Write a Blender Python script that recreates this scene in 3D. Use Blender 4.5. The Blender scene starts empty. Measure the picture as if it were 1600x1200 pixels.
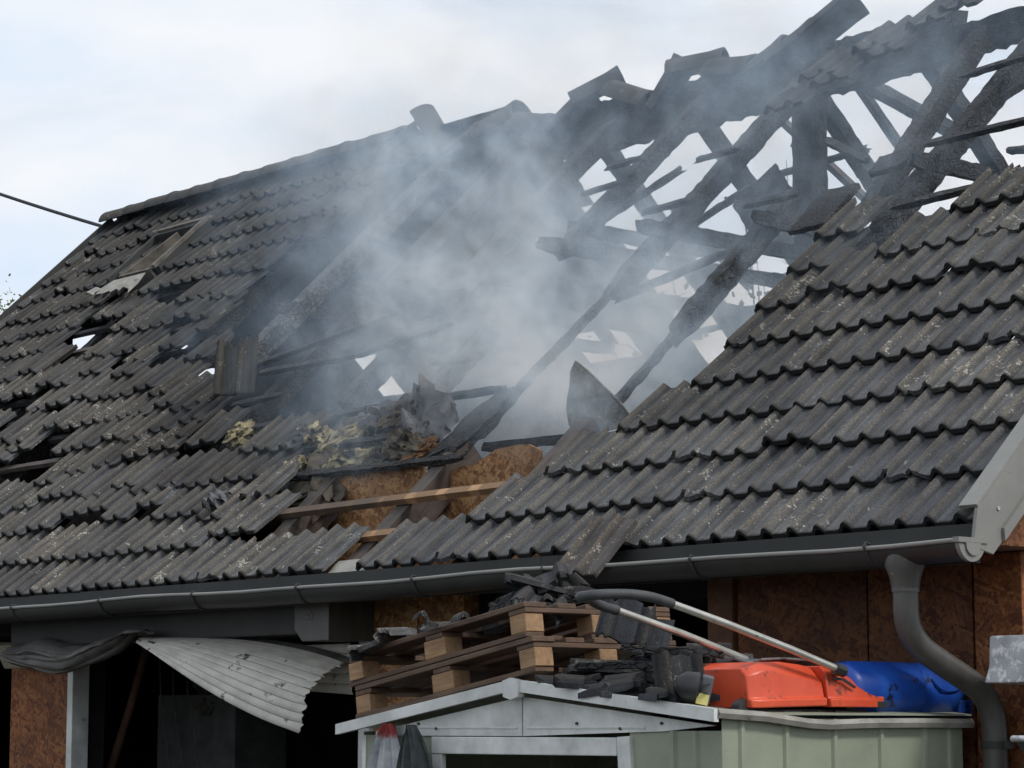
import bpy, bmesh, math, random
from mathutils import Vector, Matrix, noise as mnoise

R = random.Random(11)
S = bpy.context.scene
COL = S.collection
rad = math.radians

# ------------------------------------------------------------------ camera
Z0 = 2.42                       # height of the eave edge above the ground
PITCH, AZ = 0.13543049, 0.86231096
cam_d = bpy.data.cameras.new("camera")
cam = bpy.data.objects.new("camera", cam_d)
COL.objects.link(cam)
cam.location = (6.31186, -7.75191, Z0 - 0.82415)
cam.rotation_euler = (math.pi / 2 + PITCH, 0, AZ)
cam_d.sensor_width = 36.0
cam_d.lens = 36.0 * 3928.0 / 1600.0
cam_d.clip_end = 2000
S.camera = cam

# ------------------------------------------------------------------ sky
SUN_EL, SUN_AZ = rad(48), rad(75)          # azimuth measured from +Y towards +X
W = bpy.data.worlds.new("World")
S.world = W
W.use_nodes = True
nt = W.node_tree
nt.nodes.clear()
def wn(t, **k):
    n = nt.nodes.new(t)
    for a, b in k.items():
        setattr(n, a, b)
    return n
out = wn('ShaderNodeOutputWorld')
bg = wn('ShaderNodeBackground')
bg.inputs['Strength'].default_value = 0.11
sky = wn('ShaderNodeTexSky', sky_type='NISHITA', sun_disc=False)
sky.sun_elevation = SUN_EL
sky.sun_rotation = SUN_AZ
sky.air_density = 1.0
sky.dust_density = 1.5
tc = wn('ShaderNodeTexCoord')
mp = wn('ShaderNodeMapping')
mp.inputs['Scale'].default_value = (1.0, 1.0, 2.6)
mp.inputs['Location'].default_value = (3.1, 1.7, 0.4)
n1 = wn('ShaderNodeTexNoise')
n1.inputs['Scale'].default_value = 4.2
n1.inputs['Detail'].default_value = 7
n1.inputs['Roughness'].default_value = 0.55
n1.inputs['Distortion'].default_value = 0.5
r1 = wn('ShaderNodeValToRGB')
r1.color_ramp.elements[0].position = 0.33
r1.color_ramp.elements[0].color = (0.6, 0.6, 0.6, 1)
r1.color_ramp.elements[1].position = 0.56
r1.color_ramp.elements[1].color = (1, 1, 1, 1)
n2 = wn('ShaderNodeTexNoise')
n2.inputs['Scale'].default_value = 9
n2.inputs['Detail'].default_value = 6
r2 = wn('ShaderNodeValToRGB')
r2.color_ramp.elements[0].position = 0.3
r2.color_ramp.elements[0].color = (5.7, 6.6, 7.8, 1)
r2.color_ramp.elements[1].position = 0.68
r2.color_ramp.elements[1].color = (7.25, 7.45, 7.75, 1)
mix = wn('ShaderNodeMix', data_type='RGBA')
nt.links.new(tc.outputs['Generated'], mp.inputs['Vector'])
nt.links.new(mp.outputs[0], n1.inputs['Vector'])
nt.links.new(mp.outputs[0], n2.inputs['Vector'])
nt.links.new(n1.outputs['Fac'], r1.inputs['Fac'])
nt.links.new(n2.outputs['Fac'], r2.inputs['Fac'])
nt.links.new(r1.outputs['Color'], mix.inputs[0])
nt.links.new(sky.outputs[0], mix.inputs[6])
nt.links.new(r2.outputs['Color'], mix.inputs[7])
nt.links.new(mix.outputs[2], bg.inputs['Color'])
nt.links.new(bg.outputs[0], out.inputs['Surface'])

# ------------------------------------------------------------------ sun
sl = bpy.data.lights.new("sun", 'SUN')
sl.energy = 1.7
sl.angle = rad(11)
sl.color = (1.0, 0.96, 0.9)
sun = bpy.data.objects.new("sun", sl)
COL.objects.link(sun)
sd = Vector((math.sin(SUN_AZ) * math.cos(SUN_EL), math.cos(SUN_AZ) * math.cos(SUN_EL), math.sin(SUN_EL)))
sun.rotation_euler = sd.to_track_quat('Z', 'Y').to_euler()
sun.location = (10, -10, 20)

S.view_settings.view_transform = 'Standard'
S.view_settings.look = 'None'
S.view_settings.exposure = 0.2
S.view_settings.gamma = 1.0
S.view_settings.use_curve_mapping = False
S.render.engine = 'CYCLES'
S.cycles.use_denoising = True
S.cycles.max_bounces = 5
S.cycles.diffuse_bounces = 3
S.cycles.volume_bounces = 2
S.cycles.volume_step_rate = 2.5
S.cycles.use_adaptive_sampling = True
S.cycles.adaptive_threshold = 0.02
S.cycles.volume_max_steps = 256
S.cycles.caustics_reflective = False
S.cycles.caustics_refractive = False

# ------------------------------------------------------------------ materials
class Mat:
    def __init__(s, name, rough=0.8, metal=0.0, coord='Object', rnd=True):
        s.m = bpy.data.materials.new(name)
        s.m.use_nodes = True
        s.t = s.m.node_tree
        s.b = s.t.nodes['Principled BSDF']
        s.b.inputs['Roughness'].default_value = rough
        s.b.inputs['Metallic'].default_value = metal
        s.tc = s.n('ShaderNodeTexCoord')
        s.oi = s.n('ShaderNodeObjectInfo')
        c = s.tc.outputs[coord]
        if rnd:
            a = s.n('ShaderNodeVectorMath', operation='ADD')
            k = s.n('ShaderNodeMath', operation='MULTIPLY')
            k.inputs[1].default_value = 53.0
            s.l(s.oi.outputs['Random'], k.inputs[0])
            s.l(c, a.inputs[0]); s.l(k.outputs[0], a.inputs[1])
            c = a.outputs[0]
        s.c = c
        s.h = None
    def n(s, t, **k):
        n = s.t.nodes.new(t)
        for a, b in k.items():
            setattr(n, a, b)
        return n
    def l(s, a, b):
        s.t.links.new(a, b)
    def vec(s, scale=(1, 1, 1), rot=(0, 0, 0), src=None):
        m = s.n('ShaderNodeMapping')
        m.inputs['Scale'].default_value = scale
        m.inputs['Rotation'].default_value = rot
        s.l(src or s.c, m.inputs['Vector'])
        return m.outputs[0]
    def noise(s, scale, detail=5, rough=0.6, vec=None, dist=0.0):
        n = s.n('ShaderNodeTexNoise')
        n.inputs['Scale'].default_value = scale
        n.inputs['Detail'].default_value = detail
        n.inputs['Roughness'].default_value = rough
        n.inputs['Distortion'].default_value = dist
        s.l(vec or s.c, n.inputs['Vector'])
        return n.outputs['Fac']
    def voro(s, scale, feature='F1', vec=None, out='Distance', rnd=1.0):
        n = s.n('ShaderNodeTexVoronoi', feature=feature)
        n.inputs['Scale'].default_value = scale
        n.inputs['Randomness'].default_value = rnd
        s.l(vec or s.c, n.inputs['Vector'])
        return n.outputs[out]
    def ramp(s, f, stops):
        r = s.n('ShaderNodeValToRGB')
        e = r.color_ramp.elements
        while len(e) < len(stops):
            e.new(0.5)
        for i, (p, c) in enumerate(stops):
            e[i].position = p
            if not hasattr(c, '__len__'):
                c = (c, c, c)
            e[i].color = (*c, 1)
        s.l(f, r.inputs['Fac'])
        return r.outputs['Color']
    def mix(s, f, a, b, mode='MIX'):
        m = s.n('ShaderNodeMix', data_type='RGBA', blend_type=mode)
        for i, v in ((0, f), (6, a), (7, b)):
            if hasattr(v, 'is_linked') or hasattr(v, 'links'):
                s.l(v, m.inputs[i])
            elif i == 0:
                m.inputs[0].default_value = v
            else:
                m.inputs[i].default_value = (*v, 1)
        return m.outputs[2]
    def math(s, op, a, b=0.5):
        m = s.n('ShaderNodeMath', operation=op)
        for i, v in enumerate((a, b)):
            if hasattr(v, 'links'):
                s.l(v, m.inputs[i])
            else:
                m.inputs[i].default_value = v
        return m.outputs[0]
    def color(s, c):
        if hasattr(c, 'links'):
            s.l(c, s.b.inputs['Base Color'])
        else:
            s.b.inputs['Base Color'].default_value = (*c, 1)
    def rough(s, f):
        s.l(f, s.b.inputs['Roughness'])
    def bump(s, h, strength=0.4, dist=0.01):
        b = s.n('ShaderNodeBump')
        b.inputs['Strength'].default_value = strength
        b.inputs['Distance'].default_value = dist
        s.l(h, b.inputs['Height'])
        if s.h:
            s.l(s.h, b.inputs['Normal'])
        s.h = b.outputs[0]
        s.l(s.h, s.b.inputs['Normal'])

def simple(name, c1, c2, scale=6, rough=0.7, metal=0.0, bump=0.15, bscale=40, stretch=(1, 1, 1), specks=None, spec=None):
    m = Mat(name, rough, metal)
    v = m.vec(stretch)
    f = m.noise(scale, 6, 0.65, v)
    c = m.ramp(f, [(0.32, c1), (0.68, c2)])
    if specks:
        sc, sscale, thr = specks
        g = m.ramp(m.noise(sscale, 4, 0.7), [(thr, 0.0), (thr + 0.06, 1.0)])
        c = m.mix(g, c, sc)
    m.color(c)
    if bump:
        m.bump(m.noise(bscale, 4, 0.6, v), bump, 0.004)
    if spec is not None:
        m.b.inputs['Specular IOR Level'].default_value = spec
    return m.m

def tile_material(name='concrete_roof_tile', moss_shade=True):
    m = Mat(name, 0.9)
    m.b.inputs['Specular IOR Level'].default_value = 0.25
    big = m.noise(5, 5, 0.6)
    c = m.ramp(big, [(0.3, (0.08, 0.083, 0.088)), (0.7, (0.158, 0.161, 0.165))])
    # brown algae crust that sits on the rolls
    sep = m.n('ShaderNodeSeparateXYZ')
    m.l(m.tc.outputs['Object'], sep.inputs[0])
    crest = m.ramp(sep.outputs['Z'], [(0.008, 0.0), (0.03, 1.0)])
    crust = m.math('MULTIPLY', crest, m.ramp(m.noise(45, 6, 0.75), [(0.35, 0.15), (0.6, 1.0)]))
    c = m.mix(crust, c, m.ramp(m.noise(90, 4, 0.7), [(0.35, (0.082, 0.072, 0.059)), (0.65, (0.195, 0.173, 0.143))]))
    # darker line in the crease beside each roll
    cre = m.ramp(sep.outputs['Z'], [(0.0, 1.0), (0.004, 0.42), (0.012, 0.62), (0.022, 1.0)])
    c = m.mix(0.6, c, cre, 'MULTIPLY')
    # pale lichen patches, denser on some tiles
    li = m.noise(13, 3, 0.5)
    fine = m.noise(70, 4, 0.6)
    lic = m.math('ADD', m.math('MULTIPLY', li, 0.45), m.math('MULTIPLY', fine, 0.55))
    lic = m.math('ADD', lic, m.math('MULTIPLY', m.oi.outputs['Random'], 0.085))
    g = m.ramp(lic, [(0.65, 0.0), (0.675, 1.0)])
    c = m.mix(g, c, (0.36, 0.355, 0.33))
    # dirt streaks running down the slope
    sv = m.vec((38, 2.2, 38))
    c = m.mix(1.0, c, m.ramp(m.noise(1.0, 5, 0.6, sv), [(0.32, 0.66), (0.62, 1.12)]), 'MULTIPLY')
    # fine pitting
    pit = m.ramp(m.noise(170, 3, 0.7), [(0.36, 0.62), (0.58, 1.12)])
    c = m.mix(1.0, c, pit, 'MULTIPLY')
    # lower edge blackened: mossy dirt, with the lip's shadow painted into the colour
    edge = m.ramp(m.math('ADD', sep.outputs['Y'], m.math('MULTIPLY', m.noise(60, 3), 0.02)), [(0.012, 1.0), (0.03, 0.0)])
    if moss_shade:
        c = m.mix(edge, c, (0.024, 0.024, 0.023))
    # tone of each tile, then its soot deposit (object colour)
    tone = m.ramp(m.oi.outputs['Random'], [(0.0, (0.78, 0.78, 0.8)), (0.5, (1.0, 0.99, 0.97)), (1.0, (1.2, 1.14, 1.06))])
    c = m.mix(1.0, c, tone, 'MULTIPLY')
    c = m.mix(1.0, c, m.oi.outputs['Color'], 'MULTIPLY')
    m.color(c)
    m.bump(m.noise(55, 6, 0.7), 0.5, 0.006)
    m.bump(m.noise(9, 3, 0.5), 0.4, 0.012)
    return m.m

def char_material(name='charred_timber', ashy=0.0):
    m = Mat(name, 0.75)
    v = m.vec((1.0, 0.55, 1.0))
    cells = m.voro(40, 'DISTANCE_TO_EDGE', v)
    crack = m.ramp(cells, [(0.0, 0.0), (0.16, 1.0)])
    big = m.noise(4, 5, 0.6)
    c = m.ramp(big, [(0.35, (0.01, 0.01, 0.011)), (0.72, (0.04, 0.04, 0.042))])
    ash = m.ramp(m.noise(11, 6, 0.75), [(0.55 - ashy, 0.0), (0.72 - ashy, 0.8)])
    c = m.mix(ash, c, (0.13 + ashy * 0.5, 0.128 + ashy * 0.5, 0.125 + ashy * 0.45))
    c = m.mix(m.ramp(crack, [(0, 1.0), (1, 0.0)]), c, (0.006, 0.006, 0.006))
    m.color(c)
    m.bump(crack, 0.9, 0.014)
    m.bump(m.noise(60, 4), 0.3, 0.004)
    return m.m

def wood_material(name, dark, light, charred=0.0, sc=1.0):
    m = Mat(name, 0.75)
    v = m.vec((14 * sc, 1.2 * sc, 14 * sc))
    f = m.noise(2.2, 7, 0.65, v, 0.8)
    c = m.ramp(f, [(0.3, dark), (0.7, light)])
    st = m.ramp(m.noise(3.5, 4), [(0.35, 0.72), (0.65, 1.15)])
    c = m.mix(1.0, c, st, 'MULTIPLY')
    if charred:
        g = m.ramp(m.noise(3.2, 6, 0.7), [(charred - 0.07, 1.0), (charred + 0.05, 0.0)])
        c = m.mix(g, c, (0.03, 0.026, 0.024))
    m.color(c)
    m.bump(f, 0.35, 0.004)
    return m.m

def osb_material(name, tone):
    m = Mat(name, 0.75)
    layers = None
    cols = [(0.16, 0.062, 0.018), (0.3, 0.145, 0.05), (0.44, 0.245, 0.1)]
    for i, (ry, sc) in enumerate(((0.25, 1.0), (-0.8, 1.1), (1.25, 0.9))):
        v = m.vec((46 * sc, 46 * sc, 9 * sc), src=m.vec((1, 1, 1), (0, ry, 0)))
        vv = m.voro(1.0, 'F1', v, 'Color')
        bw = m.n('ShaderNodeRGBToBW'); m.l(vv, bw.inputs[0])
        f = bw.outputs[0]
        layers = f if layers is None else m.mix(m.ramp(m.noise(22 + 6 * i, 2), [(0.46, 0), (0.54, 1)]), layers, f)
    c = m.ramp(layers, [(0.25, cols[0]), (0.5, cols[1]), (0.8, cols[2])])
    c = m.mix(1.0, c, tone, 'MULTIPLY')
    st = m.ramp(m.noise(2.2, 5, 0.65), [(0.3, 0.55), (0.65, 1.15)])
    c = m.mix(1.0, c, st, 'MULTIPLY')
    c = m.mix(1.0, c, m.ramp(m.noise(120, 3), [(0.35, 0.75), (0.6, 1.1)]), 'MULTIPLY')
    m.color(c)
    m.bump(layers, 0.3, 0.004)
    return m.m

def batten_material(name='batten_wood', burnt=True):
    # pale batten with burnt stretches between the places the tile nibs covered
    m = Mat(name, 0.75)
    v = m.vec((14, 1.2, 14))
    f = m.noise(2.2, 7, 0.65, v, 0.8)
    c = m.ramp(f, [(0.3, (0.3, 0.16, 0.075)), (0.7, (0.55, 0.35, 0.18))])
    sep = m.n('ShaderNodeSeparateXYZ'); m.l(m.tc.outputs['Object'], sep.inputs[0])
    w = m.math('SINE', m.math('MULTIPLY', sep.outputs['Y'], 24.0))
    w = m.math('ADD', w, m.math('MULTIPLY', m.noise(6, 5), 3.2))
    g = m.ramp(w, [(0.5, 0.0), (0.95, 0.85)])
    c = m.mix(g, c, (0.2, 0.115, 0.06))
    burn = m.math('ADD', sep.outputs['Y'], m.math('MULTIPLY', m.noise(5, 4), 0.3))
    if burnt:
        c = m.mix(m.ramp(m.math('MULTIPLY', burn, 0.4), [(0.4, 0.85), (0.58, 0.0)]), c, (0.075, 0.055, 0.042))
    m.color(c)
    m.bump(f, 0.35, 0.004)
    return m.m

MT = {}
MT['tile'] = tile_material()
MT['tile_plain'] = tile_material('concrete_ridge_tile', False)
MT['char'] = char_material()
MT['char_ash'] = char_material('ash_coated_charred_timber', 0.13)
MT['osb'] = osb_material('strand_board', (1.0, 1.0, 1.0))
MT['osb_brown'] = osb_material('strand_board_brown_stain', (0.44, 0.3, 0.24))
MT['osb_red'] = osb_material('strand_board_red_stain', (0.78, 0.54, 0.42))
MT['batten'] = batten_material()
MT['batten_clean'] = batten_material('clean_batten_wood', False)
MT['wood'] = wood_material('pallet_wood', (0.085, 0.05, 0.032), (0.17, 0.105, 0.068))
MT['block'] = wood_material('pallet_block_wood', (0.24, 0.135, 0.065), (0.42, 0.26, 0.14), sc=1.6)
MT['rafter'] = wood_material('weathered_rafter_wood', (0.06, 0.047, 0.04), (0.125, 0.1, 0.086), charred=0.43)
MT['post'] = wood_material('brown_post_wood', (0.1, 0.042, 0.02), (0.17, 0.08, 0.042))
MT['fascia'] = simple('dark_grey_coated_metal', (0.026, 0.027, 0.025), (0.042, 0.043, 0.04), 3, 0.7, 0.0, 0.05)
MT['gutter'] = simple('brown_grey_gutter_metal', (0.062, 0.058, 0.052), (0.105, 0.099, 0.089), 4, 0.42, 0.0, 0.05, 25, (3, 3, 0.8), specks=((0.24, 0.23, 0.21), 26, 0.67))
MT['gutter_body'] = simple('dark_gutter_metal', (0.02, 0.0195, 0.018), (0.034, 0.033, 0.03), 4, 0.5, 0.0, 0.04)
MT['barge'] = simple('stone_grey_coated_metal', (0.19, 0.187, 0.172), (0.255, 0.248, 0.226), 3, 0.5, 0.0, 0.05, specks=((0.14, 0.135, 0.125), 60, 0.64))
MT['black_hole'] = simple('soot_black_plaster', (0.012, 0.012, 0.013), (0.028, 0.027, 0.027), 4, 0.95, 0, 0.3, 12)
MT['plaster'] = simple('grey_render', (0.3, 0.29, 0.27), (0.4, 0.39, 0.37), 2, 0.95, 0, 0.3, 30)
MT['white_paint'] = simple('dirty_white_paint', (0.5, 0.51, 0.48), (0.82, 0.83, 0.79), 5, 0.5, 0, 0.06, 25, specks=((0.2, 0.2, 0.18), 14, 0.66))
MT['slat'] = simple('cream_shutter_slat', (0.4, 0.38, 0.33), (0.62, 0.59, 0.52), 5, 0.5, 0, 0.05, 20, (1, 1, 1), specks=((0.05, 0.045, 0.04), 5, 0.6))
MT['soot_slat'] = simple('sooty_shutter_slat', (0.035, 0.034, 0.032), (0.14, 0.13, 0.115), 5, 0.7, 0, 0.2, 20)
MT['green'] = simple('pale_green_sheet', (0.235, 0.26, 0.19), (0.32, 0.345, 0.255), 3, 0.5, 0, 0.06, 12, specks=((0.12, 0.13, 0.1), 22, 0.68))
MT['green_dark'] = simple('grey_green_sheet', (0.13, 0.145, 0.11), (0.18, 0.195, 0.15), 3, 0.5, 0, 0.06, 12, specks=((0.07, 0.075, 0.06), 22, 0.66))
MT['orange'] = simple('orange_plastic', (0.58, 0.062, 0.022), (0.72, 0.098, 0.036), 5, 0.38, 0, 0.05, 30, specks=((0.2, 0.05, 0.03), 11, 0.6))
MT['blue'] = simple('blue_plastic', (0.008, 0.05, 0.3), (0.018, 0.1, 0.48), 6, 0.35, 0, 0.06, 20, specks=((0.01, 0.012, 0.03), 9, 0.6))
MT['black_plastic'] = simple('black_plastic', (0.018, 0.018, 0.019), (0.034, 0.034, 0.035), 8, 0.5, 0, 0.1, 50, specks=((0.12, 0.12, 0.115), 26, 0.68))
MT['foam'] = simple('black_foam_grip', (0.04, 0.041, 0.043), (0.07, 0.072, 0.075), 20, 0.6, 0, 0.2, 90)
MT['steel'] = simple('dull_steel_tube', (0.5, 0.49, 0.44), (0.72, 0.7, 0.62), 9, 0.38, 0.75, 0.05, 40, specks=((0.16, 0.12, 0.08), 30, 0.66))
MT['galv'] = simple('galvanised_sheet', (0.3, 0.31, 0.32), (0.56, 0.58, 0.59), 7, 0.5, 0.35, 0.06, 30, specks=((0.74, 0.75, 0.74), 9, 0.5))
MT['dark_steel'] = simple('dark_steel_sheet', (0.03, 0.032, 0.034), (0.07, 0.073, 0.076), 6, 0.5, 0.3, 0.1, 40)
MT['yellow'] = simple('yellow_sticker', (0.72, 0.62, 0.2), (0.82, 0.72, 0.3), 8, 0.6)
MT['insul'] = simple('scorched_mineral_wool', (0.12, 0.095, 0.05), (0.5, 0.44, 0.26), 13, 0.95, 0, 1.0, 55, specks=((0.03, 0.027, 0.022), 9, 0.5))
MT['insul_dark'] = simple('burnt_mineral_wool', (0.025, 0.023, 0.02), (0.12, 0.1, 0.07), 12, 0.95, 0, 1.0, 55)
MT['foil'] = simple('burnt_grey_membrane', (0.06, 0.062, 0.066), (0.2, 0.205, 0.215), 7, 0.6, 0, 0.5, 25, specks=((0.02, 0.02, 0.02), 10, 0.56))
MT['ember'] = simple('scorched_orange_board', (0.05, 0.026, 0.014), (0.17, 0.085, 0.036), 20, 0.9, 0, 0.5, 50)
MT['zinc'] = simple('weathered_pale_flashing', (0.2, 0.19, 0.165), (0.36, 0.345, 0.305), 9, 0.6, 0, 0.15, 30, specks=((0.12, 0.11, 0.1), 14, 0.62))
MT['burnt_frame'] = simple('scorched_window_frame', (0.06, 0.052, 0.042), (0.19, 0.168, 0.135), 9, 0.75, 0, 0.2, 40)
MT['cloth_dark'] = simple('dark_grey_cloth', (0.03, 0.036, 0.035), (0.085, 0.095, 0.092), 14, 0.9, 0, 0.4, 60, specks=((0.3, 0.32, 0.31), 18, 0.66))
MT['mower_grey'] = simple('grey_plastic', (0.075, 0.08, 0.09), (0.12, 0.125, 0.135), 6, 0.5)
MT['lamp'] = simple('beige_lamp_glass', (0.24, 0.22, 0.15), (0.34, 0.31, 0.22), 5, 0.3)
MT['rust'] = simple('rusty_pole', (0.075, 0.04, 0.026), (0.15, 0.08, 0.052), 9, 0.85, 0, 0.3, 40)
MT['cable'] = simple('black_cable_sheath', (0.012, 0.013, 0.016), (0.02, 0.022, 0.026), 5, 0.6, 0, 0)
MT['wire'] = simple('burnt_wire', (0.05, 0.04, 0.035), (0.1, 0.08, 0.07), 9, 0.8, 0, 0)
MT['bark'] = simple('bark', (0.06, 0.05, 0.04), (0.13, 0.11, 0.085), 10, 0.9, 0, 0.4, 30)
MT['ground'] = simple('gravel_ground', (0.055, 0.052, 0.046), (0.1, 0.095, 0.085), 1.5, 0.95, 0, 0.4, 30)
MT['grey_stone'] = simple('grey_cabinet', (0.05, 0.05, 0.05), (0.1, 0.1, 0.098), 7, 0.85, 0, 0.2, 30)

def leaf_material(name, a, b):
    m = Mat(name, 0.6)
    m.color(m.ramp(m.noise(1.6, 3), [(0.3, a), (0.7, b)]))
    tr = m.n('ShaderNodeBsdfTranslucent')
    tr.inputs['Color'].default_value = (*[x * 1.6 for x in b], 1)
    mx = m.n('ShaderNodeMixShader')
    mx.inputs[0].default_value = 0.35
    m.l(m.b.outputs[0], mx.inputs[1]); m.l(tr.outputs[0], mx.inputs[2])
    m.l(mx.outputs[0], m.t.nodes['Material Output'].inputs['Surface'])
    return m.m
MT['leaf'] = leaf_material('tree_leaf', (0.08, 0.11, 0.03), (0.17, 0.2, 0.06))
MT['leaf_dry'] = leaf_material('shrub_leaf', (0.05, 0.06, 0.025), (0.11, 0.11, 0.05))

def cloth_material():
    m = Mat('white_cloth_red_top', 0.9, rnd=False)
    sep = m.n('ShaderNodeSeparateXYZ'); m.l(m.tc.outputs['Object'], sep.inputs[0])
    h = m.math('ADD', sep.outputs['Z'], m.math('MULTIPLY', m.noise(26, 5, 0.7), 0.09))
    c = m.ramp(m.noise(7, 6, 0.65), [(0.3, (0.24, 0.25, 0.27)), (0.65, (0.52, 0.53, 0.54))])
    c = m.mix(m.ramp(h, [(0.285, 0.0), (0.31, 1.0)]), c, (0.26, 0.04, 0.035))
    m.color(c)
    m.bump(m.noise(20, 5), 0.5, 0.012)
    return m.m
MT['cloth_white'] = cloth_material()

# ------------------------------------------------------------------ mesh helpers
class MB:
    def __init__(s):
        s.v = []; s.f = []
    def add(s, vs, fs):
        o = len(s.v)
        s.v += [Vector(v) for v in vs]
        s.f += [tuple(i + o for i in f) for f in fs]
        return s
    def box(s, lo, hi, M=None):
        x0, y0, z0 = lo; x1, y1, z1 = hi
        vs = [Vector(p) for p in ((x0, y0, z0), (x1, y0, z0), (x1, y1, z0), (x0, y1, z0), (x0, y0, z1), (x1, y0, z1), (x1, y1, z1), (x0, y1, z1))]
        if M:
            vs = [M @ v for v in vs]
        return s.add(vs, [(0, 3, 2, 1), (4, 5, 6, 7), (0, 1, 5, 4), (1, 2, 6, 5), (2, 3, 7, 6), (3, 0, 4, 7)])
    def prism(s, poly, n, M=None):
        # poly: list of 3-D points (planar), n: extrusion vector
        k = len(poly)
        a = [Vector(p) for p in poly]; b = [p + Vector(n) for p in a]
        if M:
            a = [M @ p for p in a]; b = [M @ p for p in b]
        fs = [tuple(range(k))[::-1], tuple(range(k, 2 * k))]
        fs += [(i, (i + 1) % k, (i + 1) % k + k, i + k) for i in range(k)]
        return s.add(a + b, fs)
    def tube(s, pts, r, n=10, cap=True):
        pts = [Vector(p) for p in pts]
        rs = r if hasattr(r, '__len__') else [r] * len(pts)
        o = len(s.v); prev = None
        for i, p in enumerate(pts):
            d = (pts[min(i + 1, len(pts) - 1)] - pts[max(i - 1, 0)]).normalized()
            if prev is None:
                a = d.orthogonal().normalized()
            else:
                a = (prev - d * prev.dot(d)).normalized()
            prev = a
            b = d.cross(a)
            for j in range(n):
                t = 2 * math.pi * j / n
                s.v.append(p + (a * math.cos(t) + b * math.sin(t)) * rs[i])
        for i in range(len(pts) - 1):
            for j in range(n):
                k = (j + 1) % n
                s.f.append((o + i * n + j, o + i * n + k, o + (i + 1) * n + k, o + (i + 1) * n + j))
        if cap:
            s.f.append(tuple(o + j for j in range(n))[::-1])
            s.f.append(tuple(o + (len(pts) - 1) * n + j for j in range(n)))
        return s
    def sheet(s, rows, t=0.004):
        # rows: grid of points; thin solid sheet
        nr, nc = len(rows), len(rows[0])
        P = [[Vector(p) for p in r] for r in rows]
        N = []
        for i in range(nr):
            q = []
            for j in range(nc):
                du = P[min(i + 1, nr - 1)][j] - P[max(i - 1, 0)][j]
                dv = P[i][min(j + 1, nc - 1)] - P[i][max(j - 1, 0)]
                w = du.cross(dv)
                q.append(w.normalized() if w.length > 1e-9 else Vector((0, 0, 1)))
            N.append(q)
        o = len(s.v)
        for sg in (0.5, -0.5):
            for i in range(nr):
                for j in range(nc):
                    s.v.append(P[i][j] + N[i][j] * t * sg)
        m = nr * nc
        for i in range(nr - 1):
            for j in range(nc - 1):
                a, b, c, d = o + i * nc + j, o + i * nc + j + 1, o + (i + 1) * nc + j + 1, o + (i + 1) * nc + j
                s.f.append((a, d, c, b)); s.f.append((a + m, b + m, c + m, d + m))
        ring = [i * nc for i in range(nr)] + [(nr - 1) * nc + j for j in range(1, nc)] + [i * nc + nc - 1 for i in range(nr - 2, -1, -1)] + [j for j in range(nc - 2, 0, -1)]
        for i in range(len(ring)):
            a, b = ring[i] + o, ring[(i + 1) % len(ring)] + o
            s.f.append((a, b, b + m, a + m))
        return s
    def mesh(s, name, mat, smooth=None):
        me = bpy.data.meshes.new(name)
        me.from_pydata([tuple(v) for v in s.v], [], s.f)
        bm = bmesh.new(); bm.from_mesh(me)
        bmesh.ops.recalc_face_normals(bm, faces=bm.faces)
        bm.to_mesh(me); bm.free()
        if mat:
            me.materials.append(mat)
        if smooth is not None:
            me.polygons.foreach_set('use_smooth', [True] * len(me.polygons))
            me.set_sharp_from_angle(angle=rad(smooth))
        me.update()
        return me
    def build(s, name, mat, parent=None, smooth=None, center=True, bevel=0.0):
        c = Vector((0, 0, 0))
        if center and s.v:
            lo = Vector([min(v[i] for v in s.v) for i in range(3)])
            hi = Vector([max(v[i] for v in s.v) for i in range(3)])
            c = (lo + hi) / 2
            s.v = [v - c for v in s.v]
        o = bpy.data.objects.new(name, s.mesh(name, mat, smooth))
        COL.objects.link(o)
        o.location = c
        if bevel:
            b = o.modifiers.new('bevel', 'BEVEL'); b.width = bevel; b.segments = 2; b.limit_method = 'ANGLE'
        attach(o, parent)
        return o

def pmat(p):
    m = p.matrix_basis
    return pmat(p.parent) @ p.matrix_parent_inverse @ m if p.parent else m.copy()
def attach(o, p):
    if p is not None:
        o.parent = p
        o.matrix_parent_inverse = pmat(p).inverted()
def inst(name, me, M, parent=None):
    o = bpy.data.objects.new(name, me)
    COL.objects.link(o)
    o.matrix_basis = M
    attach(o, parent)
    return o
def empty(name, loc):
    o = bpy.data.objects.new(name, None)
    COL.objects.link(o)
    o.location = loc
    o.empty_display_size = 0.2
    return o
def tag(o, label=None, cat=None, group=None, kind=None):
    if label: o['label'] = label
    if cat: o['category'] = cat
    if group: o['group'] = group
    if kind: o['kind'] = kind
    return o
def frame(o, ex, ey, ez):
    M = Matrix.Identity(4)
    for i, e in enumerate((ex, ey, ez, o)):
        for j in range(3):
            M[j][i] = e[j]
    return M

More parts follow.
